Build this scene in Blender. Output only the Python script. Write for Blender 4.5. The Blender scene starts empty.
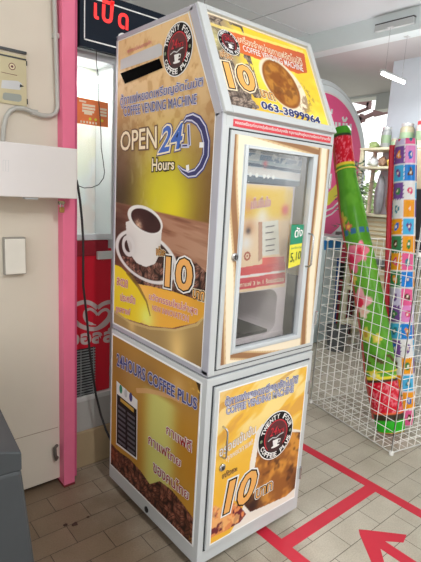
import bpy, bmesh, math, random
import numpy as np
from mathutils import Vector, Matrix
random.seed(7); RNG = np.random.default_rng(5)
SC = bpy.context.scene; COL = SC.collection

# ------------------------------------------------------------ camera solved from the machine's corners
CAM = np.array([-1.0401, -1.2130, 1.5016]); F = 467.55
def _rot(a, b, c):
    ca, sa, cb, sb, cc, sc = math.cos(a), math.sin(a), math.cos(b), math.sin(b), math.cos(c), math.sin(c)
    return np.array([[ca,-sa,0],[sa,ca,0],[0,0,1]]) @ np.array([[1,0,0],[0,cb,-sb],[0,sb,cb]]) @ np.array([[cc,-sc,0],[sc,cc,0],[0,0,1]])
R = _rot(-0.7024, 1.3781, 0.0572)
def ray(x, y): return R @ np.array([(x-210.5)/F, -(y-281)/F, -1.0])
def hit(x, y, p, n):
    d = ray(x, y); n = np.array(n, float)
    return CAM + d*(((np.array(p, float)-CAM) @ n)/(d @ n))
def onX(x, y, c): return hit(x, y, (c,0,0), (1,0,0))
def onY(x, y, c): return hit(x, y, (0,c,0), (0,1,0))
def onZ(x, y, c): return hit(x, y, (0,0,c), (0,0,1))
cam_d = bpy.data.cameras.new('camera'); cam = bpy.data.objects.new('camera', cam_d); COL.objects.link(cam)
M4 = Matrix([list(R[0])+[CAM[0]], list(R[1])+[CAM[1]], list(R[2])+[CAM[2]], [0,0,0,1]])
cam.matrix_world = M4; cam_d.sensor_fit = 'HORIZONTAL'; cam_d.sensor_width = 36; cam_d.lens = F*36/421
cam_d.clip_start = .02; cam_d.clip_end = 200; SC.camera = cam

# ------------------------------------------------------------ materials
def lin(c):
    c = np.asarray(c, float)/255.0
    return np.where(c <= .04045, c/12.92, ((c+.055)/1.055)**2.4)
MATS = {}
def mat(name, rgb, rough=.5, metal=0.0, var=.04, scale=12, bump=0.0, emit=None, estr=0, spec=.5, coat=0):
    if name in MATS: return MATS[name]
    m = bpy.data.materials.new(name); m.use_nodes = True; nt = m.node_tree; N = nt.nodes; L = nt.links
    b = N['Principled BSDF']; b.inputs['Roughness'].default_value = rough; b.inputs['Metallic'].default_value = metal
    b.inputs['Specular IOR Level'].default_value = spec; b.inputs['Coat Weight'].default_value = coat
    col = lin(rgb)
    tc = N.new('ShaderNodeTexCoord'); nz = N.new('ShaderNodeTexNoise'); nz.inputs['Scale'].default_value = scale; nz.inputs['Detail'].default_value = 4
    L.new(tc.outputs['Object'], nz.inputs['Vector'])
    mx = N.new('ShaderNodeMix'); mx.data_type = 'RGBA'
    mx.inputs[6].default_value = (*(np.clip(col*(1-var*2), 0, 1)), 1); mx.inputs[7].default_value = (*(np.clip(col*(1+var*2), 0, 1)), 1)
    L.new(nz.outputs['Fac'], mx.inputs[0]); L.new(mx.outputs[2], b.inputs['Base Color'])
    if bump:
        bp = N.new('ShaderNodeBump'); bp.inputs['Strength'].default_value = bump; bp.inputs['Distance'].default_value = .01
        L.new(nz.outputs['Fac'], bp.inputs['Height']); L.new(bp.outputs[0], b.inputs['Normal'])
    if emit is not None:
        b.inputs['Emission Color'].default_value = (*lin(emit), 1); b.inputs['Emission Strength'].default_value = estr
    MATS[name] = m; return m
def art_mat(name, rough=.4):
    if name in MATS: return MATS[name]
    m = bpy.data.materials.new(name); m.use_nodes = True; nt = m.node_tree
    a = nt.nodes.new('ShaderNodeAttribute'); a.attribute_name = 'print'
    b = nt.nodes['Principled BSDF']; b.inputs['Roughness'].default_value = rough; b.inputs['Specular IOR Level'].default_value = .2
    nt.links.new(a.outputs['Color'], b.inputs['Base Color']); MATS[name] = m; return m
def glass(name, tint=(1,1,1), refl=.10, rough=.02):
    m = bpy.data.materials.new(name); m.use_nodes = True; nt = m.node_tree; N = nt.nodes; N.clear()
    o = N.new('ShaderNodeOutputMaterial'); mx = N.new('ShaderNodeMixShader'); t = N.new('ShaderNodeBsdfTransparent'); g = N.new('ShaderNodeBsdfGlossy')
    t.inputs[0].default_value = (*tint, 1); g.inputs['Roughness'].default_value = rough
    lw = N.new('ShaderNodeLayerWeight'); lw.inputs[0].default_value = .25
    ma = N.new('ShaderNodeMath'); ma.operation = 'MULTIPLY_ADD'; ma.inputs[1].default_value = .25; ma.inputs[2].default_value = refl
    nt.links.new(lw.outputs['Fresnel'], ma.inputs[0]); nt.links.new(ma.outputs[0], mx.inputs[0])
    nt.links.new(t.outputs[0], mx.inputs[1]); nt.links.new(g.outputs[0], mx.inputs[2]); nt.links.new(mx.outputs[0], o.inputs[0])
    MATS[name] = m; return m

WHITE = mat('powder_coated_white', (196,200,201), .38, var=.015)
WHITE_D = mat('white_grey_coated', (186,190,192), .4, var=.015)
GASKET = mat('door_gap_rubber', (52,56,60), .7)
PRWHITE = mat('printed_white', (238,238,236), .4, var=.01)
PRBLACK = mat('printed_black', (12,11,13), .5, var=.01, spec=.25)
PRNAVY = mat('printed_navy', (48,54,124), .4, var=.02)
PRBLUE = mat('printed_blue', (58,104,190), .4, var=.02)
PRLAV = mat('printed_lavender', (206,208,228), .4, var=.02)
PRMAROON = mat('printed_maroon', (96,34,40), .4, var=.05)
PRRED = mat('printed_red', (200,40,56), .4, var=.03)
PRPINK = mat('printed_pink_red', (206,96,128), .4, var=.03)
PRORANGE = mat('printed_orange', (236,172,92), .4, var=.03)
PRCREAM = mat('printed_cream', (240,226,196), .4, var=.02)
PRGREY = mat('printed_grey', (196,198,200), .4, var=.02)
PRDKRED = mat('printed_dark_red', (160,28,38), .4, var=.03)
PRDKGREEN = mat('printed_green', (30,140,105), .4, var=.02)
PRYELLOW = mat('printed_yellow', (232,224,70), .4, var=.02)
CHROME = mat('brushed_steel', (190,190,190), .25, .9)
BLACKP = mat('black_plastic', (24,26,28), .35)

# ------------------------------------------------------------ mesh helpers
class MB:
    def __init__(s): s.v = []; s.f = []; s.mi = []; s.mats = []
    def _m(s, m):
        if m not in s.mats: s.mats.append(m)
        return s.mats.index(m)
    def add(s, vs, fs, m):
        k = len(s.v); s.v += [tuple(map(float, v)) for v in vs]; i = s._m(m)
        for f in fs: s.f.append(tuple(a+k for a in f)); s.mi.append(i)
        return s
    def box(s, a, b, m):
        (x0,y0,z0), (x1,y1,z1) = a, b
        return s.add([(x0,y0,z0),(x1,y0,z0),(x1,y1,z0),(x0,y1,z0),(x0,y0,z1),(x1,y0,z1),(x1,y1,z1),(x0,y1,z1)],
                     [(3,2,1,0),(4,5,6,7),(0,1,5,4),(1,2,6,5),(2,3,7,6),(3,0,4,7)], m)
    def prism(s, poly, h, m):      # poly: 3D points (planar), h: extrusion vector
        n = len(poly); h = np.array(h, float); P = [np.array(p, float) for p in poly]
        nn = np.zeros(3)
        for i in range(n): nn += np.cross(P[i], P[(i+1)%n])
        if nn @ h < 0: P = P[::-1]
        return s.add([*P, *[p+h for p in P]], [tuple(range(n))[::-1], tuple(range(n, 2*n))]+[(i, (i+1)%n, n+(i+1)%n, n+i) for i in range(n)], m)
    def tube(s, pts, r, m, n=8, closed=False):
        P = [np.array(p, float) for p in pts]; K = len(P); rr = r if hasattr(r, '__len__') else [r]*K
        rings = []; up = None
        for i in range(K):
            a = P[(i-1)%K] if (closed or i > 0) else P[i]; b = P[(i+1)%K] if (closed or i < K-1) else P[i]
            t = b-a; t = t/(np.linalg.norm(t)+1e-12)
            if up is None: up = np.array([0,0,1.]) if abs(t[2]) < .9 else np.array([1.,0,0])
            u = up - t*(up @ t); u /= np.linalg.norm(u); up = u; w = np.cross(t, u)
            rings.append([P[i]+rr[i]*(math.cos(q)*u+math.sin(q)*w) for q in np.linspace(0, 2*math.pi, n, endpoint=False)])
        vs = [v for g in rings for v in g]; fs = []
        for i in range(K if closed else K-1):
            j = (i+1)%K
            for k in range(n): fs.append((i*n+k, i*n+(k+1)%n, j*n+(k+1)%n, j*n+k))
        if not closed: fs += [tuple(range(n))[::-1], tuple((K-1)*n+k for k in range(n))]
        return s.add(vs, fs, m)
    def lathe(s, prof, c, m, n=24, axis='z'):
        vs = []; fs = []
        for r, z in prof:
            for q in np.linspace(0, 2*math.pi, n, endpoint=False):
                x, y = r*math.cos(q), r*math.sin(q)
                vs.append({'z':(c[0]+x, c[1]+y, c[2]+z), 'y':(c[0]+x, c[1]-z, c[2]+y), 'x':(c[0]+z, c[1]+x, c[2]+y)}[axis])
        for i in range(len(prof)-1):
            for k in range(n): fs.append((i*n+k, i*n+(k+1)%n, (i+1)*n+(k+1)%n, (i+1)*n+k))
        fs += [tuple(range(n))[::-1], tuple((len(prof)-1)*n+k for k in range(n))]
        return s.add(vs, fs, m)
    def build(s, name, parent=None, bevel=0, smooth=False, seg=2):
        me = bpy.data.meshes.new(name); me.from_pydata(s.v, [], s.f)
        for m in s.mats: me.materials.append(m)
        me.polygons.foreach_set('material_index', s.mi)
        if smooth: me.polygons.foreach_set('use_smooth', [True]*len(me.polygons))
        me.update(); o = bpy.data.objects.new(name, me); COL.objects.link(o)
        if parent is not None: put(o, parent)
        if bevel:
            md = o.modifiers.new('bevel', 'BEVEL'); md.width = bevel; md.segments = seg; md.limit_method = 'ANGLE'
        if smooth:
            md = o.modifiers.new('edges', 'EDGE_SPLIT'); md.split_angle = math.radians(42)
        return o
class TG:                 # a set of text lines, each built as its own object
    def __init__(s): s.items = []
    def build(s, name, parent=None): return [m.build(name, parent) for m in s.items][-1]
def world_of(o):
    m = Matrix.Identity(4); p = o
    while p is not None:
        m = Matrix.Translation(p.location) @ p.rotation_euler.to_matrix().to_4x4() @ m; p = p.parent
    return m
def put(o, parent):
    inv = world_of(parent).inverted(); o.parent = parent
    o.data.transform(inv)
def tag(o, label=None, cat=None, group=None, kind=None):
    if label: o['label'] = label
    if cat: o['category'] = cat
    if group: o['group'] = group
    if kind: o['kind'] = kind
    return o
def thing(name, label, cat, loc=(0,0,0), group=None):
    e = bpy.data.objects.new(name, None); e.location = loc; e.empty_display_size = .05; COL.objects.link(e)
    return tag(e, label, cat, group)
def struct(o): return tag(o, kind='structure')
def bx(name, a, b, m, parent=None, bevel=0): return MB().box(a, b, m).build(name, parent, bevel)

# ------------------------------------------------------------ flat printed panels
class Panel:
    def __init__(s, o, u, v):
        s.o = np.array(o, float); s.u = np.array(u, float); s.v = np.array(v, float)
        s.u /= np.linalg.norm(s.u); s.v /= np.linalg.norm(s.v); s.n = np.cross(s.u, s.v)
    def px(s, x, y):
        p = hit(x, y, s.o, s.n)-s.o; return np.array([p @ s.u, p @ s.v])
    def P(s, uv, h=0): return s.o + uv[0]*s.u + uv[1]*s.v + h*s.n
_tc = {}
def glyphs(txt, off=0.0, bold=0.0, shear=0.0, res=3):
    k = (txt, off, bold, shear)
    if k in _tc: return _tc[k]
    cu = bpy.data.curves.new('t', 'FONT'); cu.body = txt; cu.size = 1; cu.resolution_u = res; cu.offset = off+bold; cu.shear = shear; cu.fill_mode = 'FRONT'
    ob = bpy.data.objects.new('t', cu); COL.objects.link(ob)
    dg = bpy.context.evaluated_depsgraph_get(); me = bpy.data.meshes.new_from_object(ob.evaluated_get(dg))
    V = np.array([v.co[:2] for v in me.vertices]).reshape(-1, 2); Fc = [tuple(p.vertices) for p in me.polygons]
    bpy.data.objects.remove(ob); bpy.data.curves.remove(cu); bpy.data.meshes.remove(me)
    _tc[k] = (V, Fc); return V, Fc
def lay_flat(mb, pan, V, Fc, h, m):
    # keep the faces looking out of the panel
    out = []
    for f in Fc:
        a, b, c = V[f[0]], V[f[1]], V[f[2]]
        cr = 0
        for i in range(len(f)):
            p, q = V[f[i]], V[f[(i+1)%len(f)]]; cr += p[0]*q[1]-p[1]*q[0]
        out.append(f if cr > 0 else f[::-1])
    mb.add([pan.P(v, h) for v in V], out, m)
def text(pan, txt, quad, m, outline=None, ow=.03, outline2=None, ow2=.06, bold=.012, h=.0012, shear=0, mb=None, name='lettering', parent=None, uvq=False):
    """quad: bottom-left, bottom-right, top-right, top-left"""
    Q = [np.array(q, float) if uvq else pan.px(*q) for q in quad]
    V0, _ = glyphs(txt, 0, bold, shear); lo, hi = V0.min(0), V0.max(0)
    own = mb is None; tg = mb if isinstance(mb, TG) else None; mb = MB() if (own or tg) else mb
    if tg: tg.items.append(mb)
    def mp(V):
        t = (V-lo)/(hi-lo); a, b = t[:, :1], t[:, 1:]
        return Q[0]*(1-a)*(1-b)+Q[1]*a*(1-b)+Q[2]*a*b+Q[3]*(1-a)*b
    for mm, w, dh in ((outline2, ow2, 0), (outline, ow, .0006), (m, 0, .0012)):
        if mm is None: continue
        V, Fc = glyphs(txt, w, bold, shear)
        if len(V): lay_flat(mb, pan, mp(V), Fc, h+dh, mm)
    if own: return mb.build(name, parent)
    return mb
def poly(pan, pts, h, m, mb, uvq=False):
    V = np.array([np.array(p, float) if uvq else pan.px(*p) for p in pts]); lay_flat(mb, pan, V, [tuple(range(len(V)))], h, m)
def disc(pan, c, r, h, m, mb, n=40, r2=None):
    a = np.linspace(0, 2*math.pi, n, endpoint=False); r2 = r2 or r
    lay_flat(mb, pan, np.stack([c[0]+r*np.cos(a), c[1]+r2*np.sin(a)], 1), [tuple(range(n))], h, m)
def stroke(pan, pts, w, h, m, mb, uvq=False, closed=False):
    P = [np.array(p, float) if uvq else pan.px(*p) for p in pts]; K = len(P); ww = w if hasattr(w, '__len__') else [w]*K
    V = []; Fc = []
    for i in range(K):
        a = P[(i-1)%K] if closed or i > 0 else P[i]; b = P[(i+1)%K] if closed or i < K-1 else P[i]
        t = b-a; t = t/(np.linalg.norm(t)+1e-9); nrm = np.array([-t[1], t[0]])
        V += [P[i]+nrm*ww[i]/2, P[i]-nrm*ww[i]/2]
    for i in range(K if closed else K-1):
        j = (i+1)%K; Fc.append((2*i, 2*i+1, 2*j+1, 2*j))
    lay_flat(mb, pan, np.array(V), Fc, h, m)
def emblem(pan, c, r, h, parent, name='emblem', simple=False):
    mb = MB()
    disc(pan, c, r, h, PRWHITE, mb); disc(pan, c, r*.955, h+.0005, PRBLACK, mb); disc(pan, c, r*.655, h+.001, PRRED, mb); disc(pan, c, r*.61, h+.0015, PRMAROON, mb)
    disc(pan, c+np.array([0,-.02])*r/.1, r*.5, h+.0018, mat('badge_dark', (52,20,26), .4), mb)
    def arc(txt, a0, a1, sgn):
        n = len(txt)
        for i, ch in enumerate(txt):
            if ch == ' ': continue
            a = math.radians(a0+(a1-a0)*i/(n-1)); rr = r*.80; ctr = c+rr*np.array([math.cos(a), math.sin(a)])
            up = sgn*np.array([math.cos(a), math.sin(a)]); ri = np.array([up[1], -up[0]]); hh = r*.105; w = r*(.085 if ch != 'W' else .12)
            text(pan, ch, [ctr-ri*w-up*hh, ctr+ri*w-up*hh, ctr+ri*w+up*hh, ctr-ri*w+up*hh], PRWHITE, bold=.03, h=h+.0014, mb=mb, uvq=True)
    arc('TWENTY FOUR', 158, 18, 1); arc('COFFEE PLUS', 205, 338, -1)
    for s_ in (-1, 1): disc(pan, c+np.array([s_*r*.82, -.02*r]), r*.07, h+.002, mat('badge_green', (120,140,110), .4), mb, 12)
    text(pan, '24', [c+np.array(q)*r for q in ((-.38,.05),(.0,.05),(.05,.40),(-.33,.40))], PRRED, bold=.01, h=h+.002, mb=mb, uvq=True)
    text(pan, 'hrs', [c+np.array(q)*r for q in ((.05,.05),(.42,.05),(.44,.28),(.07,.28))], PRRED, bold=.01, h=h+.002, mb=mb, uvq=True)
    stroke(pan, [c+np.array(q)*r for q in ((-.45,-.12),(-.2,-.04),(0,-.10),(.2,-.02),(.42,.0))], .045*r, h+.0024, PRGREY, mb, uvq=True)
    poly(pan, [c+np.array(q)*r for q in ((-.18,-.17),(.16,-.17),(.10,-.42),(-.12,-.42))], h+.0024, PRWHITE, mb, uvq=True)
    disc(pan, c+np.array([0,-.46])*r, r*.24, h+.0022, PRWHITE, mb, 16, r*.05)
    stroke(pan, [c+np.array(q)*r for q in ((.14,-.2),(.26,-.22),(.24,-.33),(.1,-.34))], .04*r, h+.0024, PRWHITE, mb, uvq=True)
    return mb.build(name, parent)

# ------------------------------------------------------------ numpy raster prints (pigment stored per vertex)
def sm(a, b, x): t = np.clip((x-a)/(b-a), 0, 1); return t*t*(3-2*t)
def vnoise(P, s, seed=0):
    q = P*s+seed*17.3; i = np.floor(q).astype(int); f = q-i; f = f*f*(3-2*f)
    def hsh(a, b): n = (a*374761393+b*668265263+seed*69069) & 0x7fffffff; n = ((n ^ (n >> 13))*1274126177) & 0x7fffffff; return ((n ^ (n >> 16)) % 10007)/10007.
    a, b = i[:, 0], i[:, 1]
    return (hsh(a, b)*(1-f[:, 0])+hsh(a+1, b)*f[:, 0])*(1-f[:, 1])+(hsh(a, b+1)*(1-f[:, 0])+hsh(a+1, b+1)*f[:, 0])*f[:, 1]
def fbm(P, s, seed=0): return (vnoise(P, s, seed)*.5+vnoise(P, s*2, seed+1)*.3+vnoise(P, s*4, seed+2)*.2)
def voro(P, s, seed=0, asp=1.5):
    q = P*s; base = np.floor(q).astype(int); best = np.full(len(P), 9.); bang = np.zeros(len(P)); cut = np.zeros(len(P))
    for dx in (-1, 0, 1):
        for dy in (-1, 0, 1):
            c = base+[dx, dy]
            def H(k): n = (c[:, 0]*73856093 ^ c[:, 1]*19349663 ^ (k*83492791+seed*7)) & 0x7fffffff; n = ((n ^ (n >> 13))*1274126177) & 0x7fffffff; return (n % 9973)/9973.
            ctr = c+np.stack([.2+.6*H(1), .2+.6*H(2)], 1); an = H(3)*math.pi; d = q-ctr
            u = d[:, 0]*np.cos(an)+d[:, 1]*np.sin(an); w = -d[:, 0]*np.sin(an)+d[:, 1]*np.cos(an); r = np.sqrt((u/asp)**2+(w)**2)
            k = r < best; best = np.where(k, r, best); bang = np.where(k, H(4), bang); cut = np.where(k, np.abs(w), cut)
    return best, bang, cut
def beans(P, s=62, dark=(40,24,20), mid=(112,70,52), hi=(176,130,104), seed=0):
    r, a, w = voro(P, s, seed); C = np.array(mid)[None]*(.75+.5*a[:, None])
    C = C*(1-sm(.25, .6, r)[:, None])+np.array(dark)[None]*sm(.25, .6, r)[:, None]
    hl = (1-sm(.05, .22, r))*(a > .35); C = C*(1-.6*hl[:, None])+np.array(hi)[None]*.6*hl[:, None]
    return np.where((w < .05)[:, None] & (r < .4)[:, None], np.array(dark)[None], C)
def inpoly(P, poly):
    x, y = P[:, 0], P[:, 1]; ins = np.zeros(len(P), bool); n = len(poly)
    for i in range(n):
        (x0, y0), (x1, y1) = poly[i], poly[(i+1)%n]
        c = ((y0 > y) != (y1 > y)) & (x < (x1-x0)*(y-y0)/((y1-y0) or 1e-9)+x0); ins ^= c
    return ins
class Art:
    def __init__(s, pan, u0, u1, v0, v1, step):
        s.pan = pan; nu, nv = int((u1-u0)/step)+1, int((v1-v0)/step)+1; s.nu, s.nv = nu, nv
        U, V = np.meshgrid(np.linspace(u0, u1, nu), np.linspace(v0, v1, nv)); s.P = np.stack([U.ravel(), V.ravel()], 1); s.C = np.zeros((nu*nv, 3))
    def fill(s, c): s.C[:] = c
    def mix(s, k, c):
        k = np.asarray(k, float)[:, None]; s.C = s.C*(1-k)+np.asarray(c, float)*k
    def ell(s, cpx, apx, bpx):      # soft radius field of an ellipse given by its centre and two conjugate points
        c = s.pan.px(*cpx); M = np.stack([s.pan.px(*apx)-c, s.pan.px(*bpx)-c], 1); q = (s.P-c) @ np.linalg.inv(M).T
        return np.hypot(q[:, 0], q[:, 1])
    def line(s, a, b):              # signed metres above the line a-b
        a, b = s.pan.px(*a), s.pan.px(*b); t = (b-a)/np.linalg.norm(b-a); return (s.P[:, 1]-a[1])*t[0]-(s.P[:, 0]-a[0])*t[1]
    def blob(s, cpx, r): c = s.pan.px(*cpx); return np.exp(-((s.P-c)**2).sum(1)/(r*r))
    def pl(s, pts): return inpoly(s.P, [s.pan.px(*p) for p in pts])
    def build(s, name, h, parent, keep=None, rough=.4):
        nu, nv = s.nu, s.nv; X = s.pan.o+s.P[:, :1]*s.pan.u+s.P[:, 1:]*s.pan.v+h*s.pan.n
        i = (np.arange(nv-1)[:, None]*nu+np.arange(nu-1)).ravel(); Q = np.stack([i, i+1, i+nu+1, i+nu], 1)
        if keep is not None: Q = Q[keep(s.P)[Q].all(1)]
        me = bpy.data.meshes.new(name); me.from_pydata(X.tolist(), [], Q.tolist())
        bm = bmesh.new(); bm.from_mesh(me); at = None; bm.free()
        at = me.color_attributes.new('print', 'FLOAT_COLOR', 'POINT')
        at.data.foreach_set('color', np.concatenate([lin(np.clip(s.C, 0, 255)), np.ones((len(s.C), 1))], 1).ravel().astype(np.float32))
        me.materials.append(art_mat('printed_vinyl' if rough == .4 else 'printed_vinyl_%d' % int(rough*100), rough)); me.update()
        o = bpy.data.objects.new(name, me); COL.objects.link(o)
        if parent is not None: put(o, parent)
        return o

# ============================================================ SETTING
# floor
def floor_mat():
    m = bpy.data.materials.new('floor_tiles'); m.use_nodes = True; nt = m.node_tree; N = nt.nodes; L = nt.links; b = N['Principled BSDF']
    tc = N.new('ShaderNodeTexCoord'); mp = N.new('ShaderNodeMapping'); mp.inputs['Location'].default_value = (.184+.2373*8, -.432+.1185*20, 0)
    br = N.new('ShaderNodeTexBrick'); br.offset = .5; br.offset_frequency = 2; br.squash = 1
    for k, v in (('Scale', 1), ('Mortar Size', .0016), ('Mortar Smooth', .1), ('Bias', 0), ('Brick Width', .2373), ('Row Height', .1185)): br.inputs[k].default_value = v
    br.inputs['Color1'].default_value = (*lin((204,197,180)), 1); br.inputs['Color2'].default_value = (*lin((192,185,168)), 1); br.inputs['Mortar'].default_value = (*lin((104,96,84)), 1)
    nz = N.new('ShaderNodeTexNoise'); nz.inputs['Scale'].default_value = 5; nz.inputs['Detail'].default_value = 6
    n2 = N.new('ShaderNodeTexNoise'); n2.inputs['Scale'].default_value = 160; n2.inputs['Detail'].default_value = 2
    L.new(tc.outputs['Object'], mp.inputs[0]); L.new(mp.outputs[0], br.inputs[0]); L.new(tc.outputs['Object'], nz.inputs[0]); L.new(tc.outputs['Object'], n2.inputs[0])
    mx = N.new('ShaderNodeMix'); mx.data_type = 'RGBA'; mx.blend_type = 'MULTIPLY'; mx.inputs[0].default_value = 1
    cr = N.new('ShaderNodeValToRGB'); cr.color_ramp.elements[0].position = .3; cr.color_ramp.elements[0].color = (.80,.78,.76,1); cr.color_ramp.elements[1].position = .65; cr.color_ramp.elements[1].color = (1,1,1,1)
    L.new(nz.outputs['Fac'], cr.inputs[0]); L.new(br.outputs['Color'], mx.inputs[6]); L.new(cr.outputs[0], mx.inputs[7])
    m3 = N.new('ShaderNodeMix'); m3.data_type = 'RGBA'; m3.blend_type = 'MULTIPLY'; m3.inputs[0].default_value = 1
    c2 = N.new('ShaderNodeValToRGB'); c2.color_ramp.elements[0].position = .35; c2.color_ramp.elements[0].color = (.86,.85,.84,1); c2.color_ramp.elements[1].position = .6; c2.color_ramp.elements[1].color = (1,1,1,1)
    L.new(n2.outputs['Fac'], c2.inputs[0]); L.new(mx.outputs[2], m3.inputs[6]); L.new(c2.outputs[0], m3.inputs[7]); sx = N.new('ShaderNodeSeparateXYZ'); L.new(tc.outputs['Object'], sx.inputs[0])
    def math_(op, a, b_=None, c_=None):
        n = N.new('ShaderNodeMath'); n.operation = op
        for k, v in enumerate((a, b_, c_)):
            if v is None: continue
            if isinstance(v, (int, float)): n.inputs[k].default_value = v
            else: L.new(v, n.inputs[k])
        return n.outputs[0]
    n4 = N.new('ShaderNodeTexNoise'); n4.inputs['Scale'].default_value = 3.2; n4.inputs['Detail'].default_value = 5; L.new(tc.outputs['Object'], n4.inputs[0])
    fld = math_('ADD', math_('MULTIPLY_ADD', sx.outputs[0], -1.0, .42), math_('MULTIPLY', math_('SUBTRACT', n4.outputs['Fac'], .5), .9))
    shade_mr = N.new('ShaderNodeMapRange'); shade_mr.interpolation_type = 'SMOOTHSTEP'; shade_mr.inputs[1].default_value = -.1; shade_mr.inputs[2].default_value = .65; shade_mr.inputs[4].default_value = 1.0; L.new(fld, shade_mr.inputs[0])  # shade on the left floor, painted into the tiles as a noisy brown tint
    m5 = N.new('ShaderNodeMix'); m5.data_type = 'RGBA'; m5.blend_type = 'MULTIPLY'; L.new(shade_mr.outputs[0], m5.inputs[0]); L.new(m3.outputs[2], m5.inputs[6]); m5.inputs[7].default_value = (.36,.28,.225,1)
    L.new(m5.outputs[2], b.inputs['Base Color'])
    bp = N.new('ShaderNodeBump'); bp.invert = True; bp.inputs['Strength'].default_value = .5; bp.inputs['Distance'].default_value = .002
    L.new(br.outputs['Fac'], bp.inputs['Height']); L.new(bp.outputs[0], b.inputs['Normal']); b.inputs['Roughness'].default_value = .42
    return m
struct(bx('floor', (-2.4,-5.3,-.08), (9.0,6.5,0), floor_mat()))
CEIL = mat('ceiling_board_paint', (226,231,236), .8, var=.02, scale=1.2)
CEIL2 = mat('lower_ceiling_paint', (200,200,200), .75, var=.04, scale=2.5)
WALLC = mat('cream_wall_paint', (212,203,188), .7, var=.045, scale=3, bump=.15)
struct(bx('ceiling', (-2.4,-5.3,2.94), (2.55,4.4,3.06), CEIL))
struct(bx('ceiling', (2.70,-5.3,2.78), (4.6,4.4,2.90), CEIL2))
struct(MB().box((2.55,-5.3,2.775), (2.70,4.4,3.06), mat('soffit_beam_paint', (222,232,234), .6, var=.01)).build('trim_1'))
# thin ceiling joints
mb = MB(); DK = mat('ceiling_joint', (198,203,208), .8)
for x in (.72, 1.94): mb.box((x-.003,-3.2,2.936), (x+.003,4.4,2.9405), DK)
for y in (.6, 1.82, 3.04): mb.box((-2.4,y-.003,2.936), (2.55,y+.003,2.9405), DK)
struct(mb.build('trim_2'))
# left wall panel: stands 3 cm off the floor, ends at the pink post
mb = MB(); mb.box((-2.4,.871,.028), (-.19,.905,2.94), WALLC)
struct(mb.build('wall_left'))
struct(bx('wall_behind', (-2.4,.93,0), (-.60,.99,2.94), mat('dark_gap_wall', (70,60,55), .8)))
struct(bx('wall_light_block', (-1.6,-5.3,0), (3.2,-5.2,2.94), mat('light_block_paint', (170,166,160), .8)))  # unseen wall added opposite the machine to cut the front daylight
struct(bx('wall_back', (-2.4,4.3,0), (4.6,4.4,3.06), mat('back_wall_paint', (190,190,186), .8)))
PINK = mat('pink_paint', (228,112,146), .45, var=.05, scale=7)
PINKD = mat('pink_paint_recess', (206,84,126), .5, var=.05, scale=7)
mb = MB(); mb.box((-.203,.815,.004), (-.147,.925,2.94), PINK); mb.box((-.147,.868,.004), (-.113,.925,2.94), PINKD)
mb.box((-.205,.813,.0), (-.145,.925,.012), mat('rusty_red_foot', (110,30,32), .7))
struct(mb.build('trim_3', bevel=.002))
# step that the ice cream freezer stands on
mb = MB(); STEP = mat('worn_concrete_step', (160,140,108), .85, var=.12, scale=5, bump=.4)
mb.box((-.6,.925,0), (1.35,1.7,.205), STEP); struct(mb.build('trim_4', bevel=.006))
# far wall with the wide opening to the yard
FARW = mat('bulkhead_paint', (206,212,210), .7, var=.02)
mb = MB(); mb.box((4.4,-3.2,0), (4.6,1.55,2.78), FARW); mb.box((4.4,3.6,0), (4.6,4.3,2.78), FARW)
mb.box((4.4,1.55,2.59), (4.6,2.24,2.78), FARW); mb.box((4.4,2.24,2.75), (4.6,3.6,2.78), FARW); mb.box((4.4,1.55,0), (4.6,3.6,.85), FARW)
struct(mb.build('wall_right'))
# pale blue-grey partition above the shelves
struct(bx('wall_partition', (3.24,-.6,0), (3.32,1.36,2.78), mat('blue_grey_partition', (196,206,214), .6, var=.02)))

# ============================================================ COFFEE VENDING MACHINE
W, D, HB, HS, HT, YA, ZB = .600, .7214, 1.749, .829, 2.116, .179, .06
machine = thing('coffee_vending_machine', 'tall white coffee vending machine covered in gold and brown coffee prints', 'vending machine', (.3,.36,0))
# upper body: hollow shell
mb = MB()
prof = [(0,HS+.004),(0,HB),(YA,HT),(D,HT),(D,HS+.004)]
for x0, x1 in ((0,.016),(W-.016,W)):
    mb.prism([(x0,y,z) for y, z in prof], (x1-x0,0,0), WHITE)
mb.box((.016,D-.016,HS+.004), (W-.016,D,HT), WHITE); mb.box((.016,YA,HT-.016), (W-.016,D-.016,HT), WHITE)
mb.box((.016,.0,HS+.004), (W-.016,D-.016,HS+.022), WHITE)
mb.prism([(.016,0,HB),(.016,YA,HT),(.016,YA+.012,HT-.016),(.016,.014,HB-.01)], (W-.032,0,0), WHITE)
mb.box((.016,0,1.706), (W-.016,.02,HB-.004), WHITE)
upper = mb.build('upper_body', machine, bevel=.0015)
mb = MB(); mb.box((.0165,.017,.852), (W-.0165,.0178,.853), WHITE)
CREAMIN = mat('interior_cream_board', (226,208,158), .5); GREYIN = mat('interior_grey', (120,120,124), .6)
mb = MB(); mb.box((W-.022,.03,1.15), (W-.0165,D-.02,1.70), CREAMIN); mb.box((W-.022,.03,HS+.023), (W-.0165,D-.02,1.15), mat('interior_painted_shade', (34,36,42), .5)); mb.box((.0165,D-.022,HS+.023), (W-.023,D-.0165,1.70), GREYIN)  # lower side wall is painted dark for the shade inside the cabinet
tag(mb.build('inner_lining', machine), 'cream and grey inner lining, lower side painted dark as shade')
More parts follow.
